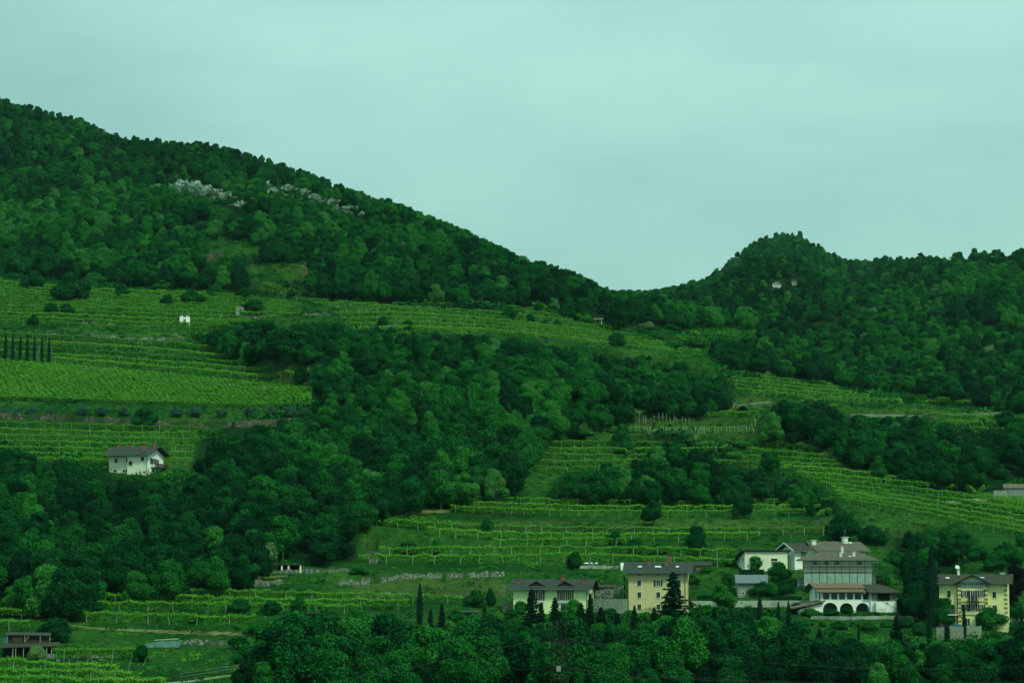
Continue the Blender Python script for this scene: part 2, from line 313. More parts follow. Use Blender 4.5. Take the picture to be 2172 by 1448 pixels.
def stonemat(name, c0, c1, c2, sc=1.6):
    m, t, b = mat(name); b.inputs['Roughness'].default_value = .9; b.inputs['Specular IOR Level'].default_value = .1
    g = N(t, 'ShaderNodeTexCoord'); v = N(t, 'ShaderNodeTexVoronoi'); v.inputs['Scale'].default_value = sc; v.feature = 'F1'
    v2 = N(t, 'ShaderNodeTexVoronoi'); v2.inputs['Scale'].default_value = sc; v2.feature = 'DISTANCE_TO_EDGE'
    n = N(t, 'ShaderNodeTexNoise'); n.inputs['Scale'].default_value = .25; n.inputs['Detail'].default_value = 5
    for q in (v, v2, n): t.links.new(g.outputs['Object'], q.inputs['Vector'])
    sp = N(t, 'ShaderNodeSeparateColor'); t.links.new(v.outputs['Color'], sp.inputs[0])
    r = N(t, 'ShaderNodeValToRGB'); r.color_ramp.elements[0].color = c0 + (1,); r.color_ramp.elements[1].color = c1 + (1,)
    t.links.new(sp.outputs[0], r.inputs[0])
    cr = N(t, 'ShaderNodeValToRGB'); cr.color_ramp.elements[0].position = .0; cr.color_ramp.elements[1].position = .10
    t.links.new(v2.outputs['Distance'], cr.inputs[0])
    mu = N(t, 'ShaderNodeMix', data_type='RGBA', blend_type='MULTIPLY'); mu.inputs[0].default_value = .8
    t.links.new(r.outputs[0], mu.inputs[6]); t.links.new(cr.outputs[0], mu.inputs[7])
    gr = N(t, 'ShaderNodeValToRGB'); gr.color_ramp.elements[0].position = .50; gr.color_ramp.elements[1].position = .58
    t.links.new(n.outputs['Fac'], gr.inputs[0])
    m2 = N(t, 'ShaderNodeMix', data_type='RGBA'); t.links.new(gr.outputs[0], m2.inputs[0]); t.links.new(mu.outputs[2], m2.inputs[6]); m2.inputs[7].default_value = c2 + (1,)
    t.links.new(m2.outputs[2], b.inputs['Base Color'])
    u = N(t, 'ShaderNodeBump'); u.inputs['Strength'].default_value = .8; u.inputs['Distance'].default_value = .15
    t.links.new(v2.outputs['Distance'], u.inputs['Height']); t.links.new(u.outputs[0], b.inputs['Normal'])
    return m
M['stone'] = stonemat('dry_stone', (.06,.08,.06), (.24,.29,.22), (.02,.07,.015), sc=2.2)
M['dstone'] = stonemat('mossy_dark_stone', (.04,.05,.03), (.13,.14,.09), (.015,.06,.012))
M['pstone'] = stonemat('pale_masonry', (.14,.19,.14), (.25,.30,.23), (.18,.24,.16), sc=3.2)
M['rock'] = stonemat('limestone_rock', (.055,.095,.065), (.20,.32,.25), (.03,.06,.03), sc=.35)
# ground
m, t, b = mat('hillside_grass'); b.inputs['Roughness'].default_value = .9; b.inputs['Specular IOR Level'].default_value = .02
g = N(t, 'ShaderNodeNewGeometry'); za = N(t, 'ShaderNodeAttribute'); za.attribute_name = 'zone'
n1 = N(t, 'ShaderNodeTexNoise'); n1.inputs['Scale'].default_value = .035; n1.inputs['Detail'].default_value = 6
n2 = N(t, 'ShaderNodeTexNoise'); n2.inputs['Scale'].default_value = .55; n2.inputs['Detail'].default_value = 6; n2.inputs['Roughness'].default_value = .75
for q in (n1, n2): t.links.new(g.outputs['Position'], q.inputs['Vector'])
ad = N(t, 'ShaderNodeMath', operation='MULTIPLY_ADD'); ad.inputs[1].default_value = .8; t.links.new(n1.outputs['Fac'], ad.inputs[0])
ad2 = N(t, 'ShaderNodeMath', operation='MULTIPLY_ADD'); ad2.inputs[1].default_value = .9; ad2.inputs[2].default_value = -.35
t.links.new(n2.outputs['Fac'], ad2.inputs[0]); t.links.new(ad2.outputs[0], ad.inputs[2])
rr = N(t, 'ShaderNodeValToRGB'); rr.color_ramp.elements[0].position = .2; rr.color_ramp.elements[1].position = .85
rr.color_ramp.elements[0].color = (.003,.025,.004,1); rr.color_ramp.elements[1].color = (.055,.130,.018,1)
e = rr.color_ramp.elements.new(.5); e.color = (.011,.060,.009,1)
t.links.new(ad.outputs[0], rr.inputs[0])
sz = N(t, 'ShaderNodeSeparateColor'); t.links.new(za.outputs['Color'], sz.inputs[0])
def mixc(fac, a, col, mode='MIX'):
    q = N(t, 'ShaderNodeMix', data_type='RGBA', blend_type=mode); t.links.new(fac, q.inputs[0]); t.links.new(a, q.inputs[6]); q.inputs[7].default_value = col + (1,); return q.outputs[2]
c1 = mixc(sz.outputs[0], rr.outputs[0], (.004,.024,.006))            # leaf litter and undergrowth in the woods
bf = N(t, 'ShaderNodeMath', operation='MULTIPLY'); t.links.new(sz.outputs[1], bf.inputs[0]); t.links.new(n2.outputs['Fac'], bf.inputs[1])
c2 = mixc(bf.outputs[0], c1, (.10,.09,.035))                          # bare earth
sn = N(t, 'ShaderNodeSeparateXYZ'); t.links.new(g.outputs['True Normal'], sn.inputs[0])
sr = N(t, 'ShaderNodeMapRange'); sr.inputs['From Min'].default_value = .80; sr.inputs['From Max'].default_value = .45; sr.inputs['To Max'].default_value = .75
t.links.new(sn.outputs[2], sr.inputs[0])
sg = N(t, 'ShaderNodeMath', operation='MULTIPLY'); t.links.new(sr.outputs[0], sg.inputs[0]); t.links.new(n2.outputs['Fac'], sg.inputs[1])
c3 = mixc(sg.outputs[0], c2, (.05,.075,.03))
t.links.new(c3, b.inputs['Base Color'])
u = N(t, 'ShaderNodeBump'); u.inputs['Strength'].default_value = .9; u.inputs['Distance'].default_value = .5
t.links.new(n2.outputs['Fac'], u.inputs['Height']); t.links.new(u.outputs[0], b.inputs['Normal'])
M['ground'] = m
M['dirt'] = solid('dirt_track', (.11,.12,.035), scale=.5, amt=.5)

# ------------------------------------------------------------------ object helpers
def link(name, data, parent=None, loc=None):
    o = bpy.data.objects.new(name, data); COL.objects.link(o)
    if parent is not None: o.parent = parent
    if loc is not None: o.location = loc
    return o
def tag(o, label=None, cat=None, group=None, kind=None):
    if label: o['label'] = label
    if cat: o['category'] = cat
    if group: o['group'] = group
    if kind: o['kind'] = kind
    return o
def npmesh(name, V, Fq, material=None, smooth_=False):
    me = bpy.data.meshes.new(name); V = np.asarray(V, np.float32); Fq = np.asarray(Fq, np.int32)
    nf, k = Fq.shape
    me.vertices.add(len(V)); me.vertices.foreach_set('co', V.ravel())
    me.loops.add(nf * k); me.loops.foreach_set('vertex_index', Fq.ravel())
    me.polygons.add(nf); me.polygons.foreach_set('loop_start', np.arange(nf, dtype=np.int32) * k)
    me.polygons.foreach_set('loop_total', np.full(nf, k, np.int32))
    if smooth_: me.polygons.foreach_set('use_smooth', np.ones(nf, bool))
    me.update(); me.validate()
    if material: me.materials.append(material)
    return me
class MB:
    def __init__(s): s.v = []; s.f = []
    def box(s, x0, x1, y0, y1, z0, z1):
        b = len(s.v); s.v += [(x0,y0,z0),(x1,y0,z0),(x1,y1,z0),(x0,y1,z0),(x0,y0,z1),(x1,y0,z1),(x1,y1,z1),(x0,y1,z1)]
        s.f += [tuple(b + i for i in q) for q in ((0,3,2,1),(4,5,6,7),(0,1,5,4),(1,2,6,5),(2,3,7,6),(3,0,4,7))]; return s
    def slab(s, pts, t):
        b = len(s.v); n = len(pts); s.v += [tuple(p) for p in pts] + [(p[0], p[1], p[2] - t) for p in pts]
        s.f += [tuple(b + i for i in range(n)), tuple(b + n + i for i in reversed(range(n)))]
        s.f += [(b + i, b + n + i, b + n + (i + 1) % n, b + (i + 1) % n) for i in range(n)]; return s
    def prism(s, poly, axis, a0, a1):
        b = len(s.v); n = len(poly)
        for a in (a0, a1):
            for (p, z) in poly: s.v.append((a, p, z) if axis == 'x' else (p, a, z))
        s.f += [tuple(b + i for i in range(n)), tuple(b + n + i for i in reversed(range(n)))]
        s.f += [(b + i, b + (i + 1) % n, b + n + (i + 1) % n, b + n + i) for i in range(n)]; return s
    def tube(s, p0, p1, r0, r1=None, n=6):
        r1 = r0 if r1 is None else r1; p0 = Vector(p0); p1 = Vector(p1); d = (p1 - p0).normalized()
        a = d.orthogonal().normalized(); c = d.cross(a); b = len(s.v)
        for p, r in ((p0, r0), (p1, r1)):
            for i in range(n):
                w = 2 * math.pi * i / n; s.v.append(tuple(p + (a * math.cos(w) + c * math.sin(w)) * r))
        s.f += [(b + i, b + (i + 1) % n, b + n + (i + 1) % n, b + n + i) for i in range(n)]
        s.f += [tuple(b + i for i in reversed(range(n))), tuple(b + n + i for i in range(n))]; return s
    def mesh(s, name, material):
        me = bpy.data.meshes.new(name); me.from_pydata(s.v, [], s.f); me.update()
        import bmesh as _b
        bm = _b.new(); bm.from_mesh(me); _b.ops.recalc_face_normals(bm, faces=bm.faces); bm.to_mesh(me); bm.free()
        me.materials.append(material); return me
    def build(s, name, material, parent=None, loc=None): return link(name, s.mesh(name, material), parent, loc)

# ------------------------------------------------------------------ ground
earth = np.zeros_like(YG)
PXX = PXG[:, None] + 0 * YG
for poly, a in (([(515,556),(600,550),(662,555),(655,582),(600,575),(540,575)], 1.2), ([(770,1225),(900,1222),(1060,1225),(1080,1262),(1000,1262),(850,1262),(750,1258)], .6), ([(560,628),(600,628),(600,640),(560,640)], .3),
                ([(950,1104),(1756,1104),(1756,1128),(950,1122)], .6), ([(1430,984),(1400,978),(1380,990),(1430,992)], 1.5), ([(1515,850),(1640,845),(1640,866),(1515,870)], .7),
                ([(-300,708),(88,716),(366,724),(366,732),(-300,716)], .4), ([(1760,866),(2160,862),(2172,886),(1960,884)], .55), ([(1330,892),(1610,890),(1610,925),(1330,925)], .35), ([(1750,1095),(1765,1085),(1790,1100),(1760,1120)], .3)):
    earth[inpoly(PXX, YG, poly)] = a
earth = smooth(smooth(earth, 2, 0), 2, 1)
VX = np.zeros((NC, NR + 5)); VY = VX.copy(); VZ = VX.copy(); Z0 = np.zeros((NC, NR + 5, 4), np.float32); Z0[..., 3] = 1
tx = (PXG - CX) / F
VX[:, 2:NR + 2] = XW; VY[:, 2:NR + 2] = DG; VZ[:, 2:NR + 2] = ZW
VX[:, 0] = tx * 900; VY[:, 0] = -500; VZ[:, 0] = -40
VX[:, 1] = tx * 300; VY[:, 1] = 0; VZ[:, 1] = -30
for k, (dd, dz) in enumerate(((40, -8), (250, -75), (1100, -330))):
    VX[:, NR + 2 + k] = XW[:, -1] / DG[:, -1] * (DG[:, -1] + dd); VY[:, NR + 2 + k] = DG[:, -1] + dd; VZ[:, NR + 2 + k] = ZW[:, -1] + dz
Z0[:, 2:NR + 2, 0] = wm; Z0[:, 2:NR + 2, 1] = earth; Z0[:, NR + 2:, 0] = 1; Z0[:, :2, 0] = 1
V = np.stack([VX, VY, VZ], -1).reshape(-1, 3)
nr = NR + 5; ii, jj = np.meshgrid(np.arange(NC - 1), np.arange(nr - 1), indexing='ij')
q0 = (ii * nr + jj).ravel(); FQ = np.stack([q0, q0 + nr, q0 + nr + 1, q0 + 1], 1)
me = npmesh('ground', V, FQ, M['ground'], True)
ca = me.color_attributes.new('zone', 'FLOAT_COLOR', 'POINT'); ca.data.foreach_set('color', Z0.reshape(-1))
tag(link('ground', me), kind='structure')

def ribbon(name, pts, w, material, dz=.08, kind='structure'):
    mb = MB(); P = []
    for (a, b_) in zip(pts[:-1], pts[1:]):
        n = max(2, int(abs(b_[0] - a[0]) / 4))
        for i in range(n): P.append((a[0] + (b_[0] - a[0]) * i / n, a[1] + (b_[1] - a[1]) * i / n))
    P.append(pts[-1])
    for p in P:
        D = Dat(*p); a0 = ray(*p)[0]
        for k in range(4):
            d = D + w * (k / 3 - .5) * (1 + .25 * math.sin(p[0] * .21)); mb.v.append((a0 * d, d, gz(p[0], d) + dz + (.03 if k in (1, 2) else 0)))
    for i in range(len(P) - 1):
        for k in range(3): mb.f.append((4*i + k, 4*i + 4 + k, 4*i + 5 + k, 4*i + 1 + k))
    o = mb.build(name, material); tag(o, kind=kind); return o
ribbon('path', [(142,1318),(150,1327),(200,1332),(350,1340),(450,1343),(560,1346)], 3.2, M['dirt'])
ribbon('path', [(830,1092),(880,1086),(955,1084)], 2.6, M['dirt'])
ribbon('path', [(540,1226),(570,1224),(610,1222)], 2.2, M['dirt'])

# ------------------------------------------------------------------ foliage meshes
def leafcards(P, Nn, size, jit=.6, aspect=(.6, 1.0)):
    n = len(P); Nn = Nn + rng.normal(0, jit, (n, 3)); Nn /= np.linalg.norm(Nn, axis=1)[:, None] + 1e-9
    r = rng.normal(0, 1, (n, 3)); U = np.cross(Nn, r); U /= np.linalg.norm(U, axis=1)[:, None] + 1e-9; Wv = np.cross(Nn, U)
    s = (size * rng.uniform(.6, 1.3, n))[:, None] * .5; asp = rng.uniform(*aspect, n)[:, None]
    V = np.stack([P - U * s, P - Wv * s * asp + Nn * s * .25, P + U * s, P + Wv * s * asp - Nn * s * .15], 1).reshape(-1, 3)
    return V, np.arange(4 * n).reshape(-1, 4)
import bmesh
def ico(sub):
    bm = bmesh.new(); bmesh.ops.create_icosphere(bm, subdivisions=sub, radius=1)
    v = np.array([p.co[:] for p in bm.verts]); f = np.array([[q.index for q in p.verts] for p in bm.faces]); bm.free(); return v, f
ICO1 = ico(2)
def crown_mesh(name, seed, H=10., Rr=4.0, nlobe=15, leaves=7800, size=.40, low=.14, material=None, flat=1.0):
    g = np.random.default_rng(seed); L_ = []
    for i in range(nlobe):
        a = g.uniform(0, 2 * math.pi); h = g.uniform(0, 1); rr_ = Rr * .70 * math.sqrt(max(.05, 1 - (h * 1.05 - .35) ** 2 * 1.6)) * g.uniform(.45, 1.05)
        r = Rr * g.uniform(.24, .46) * (1.1 - .35 * h)
        L_.append((math.cos(a) * rr_, math.sin(a) * rr_, H * low + r * .7 + h * (H * (1 - low) - 1.7 * r), r))
    L_.append((0, 0, H * .5, Rr * .62)); L_.append((g.normal(0, .3), g.normal(0, .3), H * .78, Rr * .42))
    C = np.array(L_); w = C[:, 3] ** 2; w /= w.sum()
    k = g.choice(len(C), int(leaves * 1.9), p=w); d = g.normal(0, 1, (len(k), 3)); d[:, 2] += .25; d /= np.linalg.norm(d, axis=1)[:, None]
    rad = C[k, 3] * g.uniform(.82, 1.10, len(k))
    P = C[k, :3] + d * rad[:, None] * np.array([1, 1, flat])
    inside = np.zeros(len(P), bool)
    for j in range(len(C)):
        inside |= (np.linalg.norm((P - C[j, :3]) / np.array([1, 1, flat]), axis=1) < C[j, 3] * .80)
    P = P[~inside][:leaves]; d = d[~inside][:leaves]
    P += g.normal(0, .12, P.shape)
    V, Fc = leafcards(P, d * 1.0 + np.array([0, 0, .30]), size, jit=.62)
    # dark inner masses keep the crown closed
    vs = [V]; fs = [Fc]; base = len(V)
    iv, if_ = ICO1; q = np.concatenate([if_, if_[:, 2:3]], 1)
    core = []
    for j in range(len(C)):
        vv = iv * C[j, 3] * .80 * (1 + g.normal(0, .10, (len(iv), 1))) * np.array([1, 1, flat]) + C[j, :3]
        core.append(vv)
    vcore = np.concatenate(core); nf = len(if_)
    fcore = np.concatenate([if_ + j * len(iv) for j in range(len(C))])
    me = bpy.data.meshes.new(name)
    allv = np.concatenate([V, vcore]); n4 = len(Fc); n3 = len(fcore)
    me.vertices.add(len(allv)); me.vertices.foreach_set('co', allv.astype(np.float32).ravel())
    me.loops.add(n4 * 4 + n3 * 3); me.loops.foreach_set('vertex_index', np.concatenate([Fc.ravel(), (fcore + base).ravel()]).astype(np.int32))
    me.polygons.add(n4 + n3)
    me.polygons.foreach_set('loop_start', np.concatenate([np.arange(n4) * 4, n4 * 4 + np.arange(n3) * 3]).astype(np.int32))
    me.polygons.foreach_set('loop_total', np.concatenate([np.full(n4, 4), np.full(n3, 3)]).astype(np.int32))
    me.update(); me.validate(); me.materials.append(material or M['leaf']); return me
def column_mesh(name, seed, H=10., Rr=.8, leaves=1800, size=.3, kind='cypress'):
    g = np.random.default_rng(seed)
    if kind == 'cypress':
        h = g.uniform(0, 1, leaves); prof = np.interp(h, [0, .04, .2, .55, .85, 1], [.45, .8, 1, .9, .5, .05])
        a = g.uniform(0, 2 * math.pi, leaves); bump = 1 + .18 * np.sin(a * 3 + h * 14) ; r = Rr * prof * bump * g.uniform(.85, 1.08, leaves)
        P = np.stack([np.cos(a) * r, np.sin(a) * r, h * H], 1); Nn = np.stack([np.cos(a), np.sin(a), .5 + 0 * a], 1)
        V, Fc = leafcards(P, Nn, size, jit=.4, aspect=(.35, .6))
        mb = MB(); zs = [0, .04, .2, .55, .85, .97]; rs = [.35, .65, .85, .75, .38, .05]
        for i in range(5): mb.tube((0, 0, zs[i] * H), (0, 0, zs[i + 1] * H), rs[i] * Rr, rs[i + 1] * Rr, 8)
    else:                                   # layered branches of a spruce or fir
        Ps = []; Ns = []; nb = 84
        mb = MB(); mb.tube((0, 0, .04 * H), (0, 0, .98 * H), .22 * Rr, .02, 8)
        for i in range(nb):
            h = (i + g.uniform(0, 1)) / nb; L0 = Rr * (1 - h) ** .72 * g.uniform(.55, 1.15) + .22; a = i * 2.399 + g.uniform(-.3, .3)
            n = max(6, int(leaves / nb * (1.6 - 1.3 * h))); tt = g.uniform(.1, 1, n); z = .07 * H + h * .92 * H - tt * L0 * .30 + tt ** 2 * L0 * .18
            wd = .34 * L0 * (1.1 - tt) * g.normal(0, 1, n)
            Ps.append(np.stack([math.cos(a) * L0 * tt - math.sin(a) * wd, math.sin(a) * L0 * tt + math.cos(a) * wd, z + g.normal(0, .08, n)], 1))
            Ns.append(np.stack([np.full(n, math.cos(a) * .5), np.full(n, math.sin(a) * .5), np.full(n, 1.)], 1))
        V, Fc = leafcards(np.concatenate(Ps), np.concatenate(Ns), size, jit=.5, aspect=(.4, .7))
    fm = [f for f in mb.f]; allv = [tuple(v) for v in V] + mb.v
    me = bpy.data.meshes.new(name); me.from_pydata(allv, [], [tuple(f) for f in Fc] + [tuple(i + len(V) for i in f) for f in fm]); me.update()
    me.materials.append(M['conifer']); return me
def trunk_mesh(name, seed, H=6., r=.22):
    g = random.Random(seed); mb = MB(); p = Vector((0, 0, -1)); pr = r * 1.3
    for i in range(4):
        q = Vector((g.uniform(-.25, .25) * (i > 0), g.uniform(-.25, .25) * (i > 0), H * (i + 1) / 4)); mb.tube(p, q, pr, r * (1 - i * .2)); p = q; pr = r * (1 - i * .2)
    for i in range(6):
        a = g.uniform(0, 6.28); z = H * g.uniform(.35, .9); l = g.uniform(1.2, 2.4)
        mb.tube((0, 0, z), (math.cos(a) * l, math.sin(a) * l, z + l * .8), r * .45, r * .12, 5)
    return mb.mesh(name, M['bark'])
NV = 8
CROWN = [crown_mesh('crown', 100 + i, Rr=4.0 + .35 * math.sin(i * 2.1), nlobe=13 + i % 4) for i in range(NV)]
BUSH = [crown_mesh('crown', 200 + i, H=5., Rr=3.0, nlobe=12, leaves=4600, size=.28, low=.02, flat=.85) for i in range(4)]
OLIVE = [crown_mesh('crown', 230 + i, H=3., Rr=1.9, nlobe=9, leaves=1500, size=.28, low=.02, material=M['olive']) for i in range(3)]
FLOWER = crown_mesh('crown', 260, H=5., Rr=3.0, nlobe=12, leaves=4600, size=.26, low=.05, material=M['flower'])
PURPLE = crown_mesh('crown', 261, H=10., Rr=3.0, nlobe=12, leaves=3000, size=.4, low=.02, material=M['purple'])
TRUNK = [trunk_mesh('trunk', i) for i in range(3)]
STRUNK = trunk_mesh('trunk', 9, H=2.2, r=.13)
CYP = [column_mesh('crown', 300 + i) for i in range(3)]
FIR = [column_mesh('crown', 310 + i, H=10, Rr=2.6, leaves=6500, size=.44, kind='fir') for i in range(3)]
def plant(name, cat, label, P, crown, trunk, sxy, sz, tint, group=None, tw=None):
    e = link(name, None, loc=P); e.rotation_euler = (0, 0, random.uniform(0, 6.28)); tag(e, label, cat, group); e.empty_display_size = .5
    c = link('crown', crown, e); c.scale = (sxy, sxy, sz); c['tint'] = float(tint)
    if trunk is not None:
        t_ = link('trunk', trunk, e); k = tw or (sxy + sz) / 2; t_.scale = (k, k, sz)
    return e

# ------------------------------------------------------------------ woods
DARK = {'low': -.07, 'mid': -.02, 'clump': -.05, 'rclump': .0, 'villa': -.05, 'left': .0, 'right': .0}
area = np.zeros((NC - 1, NR - 1))
dx = np.diff(XW, axis=0)[:, :-1]; dy = np.diff(DG, axis=1)[:-1]; area = np.abs(dx * dy)
seen = (PXG[:-1, None] > -160) & (PXG[:-1, None] < 2330) & (YG[:-1, :-1] < 1640)
area = area * seen
candm = np.zeros(area.shape, bool)
for v in WOODS.values():
    for dyp in (0, 8, 25, 60, 100): candm |= inpoly(PXG[:-1, None] + 0 * YG[:-1, :-1], YG[:-1, :-1] - dyp, v)
area = area * candm
pr = area.ravel() / area.sum()
NCAND = 90000
cells = rng.choice(len(pr), NCAND, p=pr); cw = DG[:-1, :-1].ravel()[cells]
trees = []; hashg = {}
jx = rng.random((NCAND, 2))
def spacing(D): return 6.2 if D < 560 else (5.4 if D < 1000 else (6.0 if D < 1500 else 8.2))
def in_any(px, py, polys): return any(inpoly(np.array([px]), np.array([py]), p)[0] for p in polys)
OBST = [(215,940,365,1012),(1075,1222,1262,1300),(1320,1190,1475,1298),(1560,1150,1720,1272),(1690,1140,1912,1306),(1992,1205,2150,1335),(2098,1022,2200,1060),(1638,594,1692,606),(770,1155,808,1182),(575,1190,650,1215),(1060,1236,1080,1296),(1985,1330,2080,1348),
        (370,662,408,692),(462,645,520,672),(1255,672,1282,694),(40,1340,130,1392)]
import collections
def poly_mask(poly, x0=-300, y0=100, w=2700, h=1850):
    xs = np.arange(w); ys = np.arange(h); return inpoly(xs[None, :] + x0 + 0 * ys[:, None], ys[:, None] + y0 + 0 * xs[None, :], poly)
MASK = {k: poly_mask(v) for k, v in WOODS.items()}
HM = np.zeros((1850, 2700), bool)
for h in HOLES: HM |= poly_mask(h)
def inm(k, px, py):
    x = int(px + 300); y = int(py - 100)
    return 0 <= x < 2700 and 0 <= y < 1850 and MASK[k][y, x]
def inh(px, py):
    x = int(px + 300); y = int(py - 100)
    return 0 <= x < 2700 and 0 <= y < 1850 and HM[y, x]
for n_ in range(NCAND):
    c, j = divmod(int(cells[n_]), NR - 1)
    u_, v_ = jx[n_]
    px = PXG[c] + 5 * u_; X = XW[c, j] * (1 - u_) + XW[c + 1, j] * u_; D = DG[c, j] * (1 - v_) + DG[c, j + 1] * v_
    z = ZW[c, j] * (1 - v_) + ZW[c, j + 1] * v_; py = te_to_y(z / D); k_ = F / D
    if D < 343: continue
    sp = spacing(D); hx, hy = int(X // sp), int(D // sp)
    if any((X - a) ** 2 + (D - b_) ** 2 < (sp * (.62 + .4 * jx[n_, 0])) ** 2 for ux in (-1, 0, 1) for uy in (-1, 0, 1) for (a, b_) in hashg.get((hx + ux, hy + uy), ())): continue
    big = 1.0 if D > 560 else 1.08
    for f_ in (1.0, .75, .52, .34):
        cl = 1 + .55 * float(fbm(np.array([X + 900.]), np.array([D]), 38, 2)[0])
        Hh = (rng.uniform(5.5, 13.0) if D < 1500 else rng.uniform(7, 11.5)) * f_ * big * cl * (.95 if D < 1000 else .95); wv = Hh * rng.uniform(.36, .50)
        Hh = min(Hh, 11.3 if D < 640 else 13); wv = min(wv, 4.6)
        hp = Hh * k_; wp = wv * k_ * .85
        ok = None
        for zn in WOODS:
            if inm(zn, px, py - .92 * hp) and inm(zn, px - wp * .8, py - .5 * hp) and inm(zn, px + wp * .8, py - .5 * hp) and (inm(zn, px, py - .22 * hp)):
                ok = zn; break
        if ok and f_ > .6 and 330 < px < 860 and 378 < py < 490 and fbm(np.array([px]), np.array([py * 2.2]), 60, 3)[0] > -.12 and abs(py - (408 + (px - 420) * .10)) < 34: ok = None
        rk = 340 < px < 830 and 380 < py < 480
        if ok and rk and f_ < .4 and rng.random() < .55: break
        if ok and (inh(px, py - .5 * hp) or inh(px, py - .85 * hp) or inh(px, py - .2 * hp)): ok = None
        if ok:
            for (a0, b0, a1, b1) in OBST:
                if px + wp > a0 and px - wp < a1 and py - hp < b1 and py > b0 - 2: ok = None; break
        if ok: break
    if not ok: continue
    hashg.setdefault((hx, hy), []).append((X, D))
    tint = .46 + .34 * float(fbm(np.array([X]), np.array([D]), 90, 2)[0]) + rng.normal(0, .17) + .22 * float(fbm(np.array([X + 300.]), np.array([D + 80.]), 260, 2)[0]) + DARK[ok]
    if rng.random() < .03: tint = .72 + rng.random() * .2
    if D < 560: tint -= .04
    trees.append((X, D, z, px, py, Hh, wv, tint, ok))
print('trees', len(trees), collections.Counter(t_[8] for t_ in trees))
def biggest(t_):
    vis = -20 < t_[3] < 2192 and t_[4] - t_[5] * F / t_[1] < 1446
    return -(t_[5] / t_[1]) if vis else 0
trees.sort(key=biggest)
WL = {'low': ('leafy tree in the wood along the bottom of the picture, below the houses', 'trees of the wood below the houses'),
      'mid': ('leafy tree in the big dark wood that runs down the middle of the slope', 'trees of the big wood on the slope'),
      'clump': ('dark leafy tree in the low clump between the middle vineyard and the long vine rows', 'trees of the low dark clump'),
      'rclump': ('tall leafy tree in the thick clump at the right, above the diagonal vine rows', 'trees of the clump at the right'),
      'villa': ('leafy tree crowded on the bank behind the arched villa and the yellow villa', 'trees behind the villas'),
      'left': ('leafy tree on the steep wooded hill at the left', 'trees on the left hill'), 'right': ('leafy tree on the wooded hill at the right', 'trees on the right hill')}
LM = {'low': [(700, 'at the left end of the low wood'), (860, 'below the lone tall cypress'), (1060, 'left below the pale green house'), (1160, 'right below the pale green house'),
              (1240, 'around the lattice pylon'), (1330, 'between pylon and ochre house'), (1480, 'below the ochre house'), (1620, 'below the grey metal roof'),
              (1760, 'below the garden cypresses'), (1900, 'below the arched villa'), (2010, 'left below the yellow villa'), (9999, 'below the yellow villa')],
      'mid': [(120, 'at the far left edge'), (360, 'just below the white house'), (560, 'in the middle wood'), (800, 'at the lower tip of the wood'), (930, 'above the dirt path tip'), (1060, 'in the wood above the long rows'), (1180, 'beside the middle vineyard'), (9999, 'at the right end of the big wood')],
      'clump': [(1350, 'left in the mid slope clump'), (1560, 'in the middle of the mid slope clump'), (9999, 'right in the mid slope clump')],
      'rclump': [(1750, 'at the left end of the thick clump at right'), (1950, 'in the middle of the thick clump at right'), (9999, 'at the right end of the thick clump at right')],
      'villa': [(1870, 'on the bank behind the scaffolded house'), (9999, 'between the arched villa and the yellow villa')], 'left': [(9999, 'on the steep left hill')], 'right': [(9999, 'on the wooded right hill')]}
def where(zn, px): return next(w for a, w in LM[zn] if px < a)
def look(tint, Hh, wv):
    c = 'very dark' if tint < .28 else ('dark green' if tint < .42 else ('mid green' if tint < .56 else ('fresh green' if tint < .8 else 'pale grey green')))
    s_ = 'small' if Hh < 6.5 else ('tall' if Hh > 10.5 else 'middling'); b_ = 'spreading' if wv / Hh > .45 else ('narrow' if wv / Hh < .39 else 'round')
    return f'{s_} {c} {b_} tree'
for i, (X, D, z, px, py, Hh, wv, tint, zn) in enumerate(trees[:300]):
    row_ = (', near the wood edge' if py > 1180 else (', midway up' if py > 1060 else ', high up')) if zn == 'mid' else '' if zn != 'low' else (', front rank' if py - Hh * F / D > 1385 else (', second rank' if py - Hh * F / D > 1345 else ', back rank'))
    plant('broadleaf_tree', 'tree', look(tint, Hh, wv) + ' ' + where(zn, px) + row_, (X, D, z - .25), CROWN[i % NV], TRUNK[i % 3], wv / 4, Hh / 10, tint, WL[zn][1])
rest = trees[300:]
crown_objs = {}
for o in list(bpy.data.objects):
    if o.name.startswith('crown') and o.data in CROWN and o.data.name not in crown_objs: crown_objs[o.data.name] = o
PROT = [crown_objs[me_.name] for me_ in CROWN]

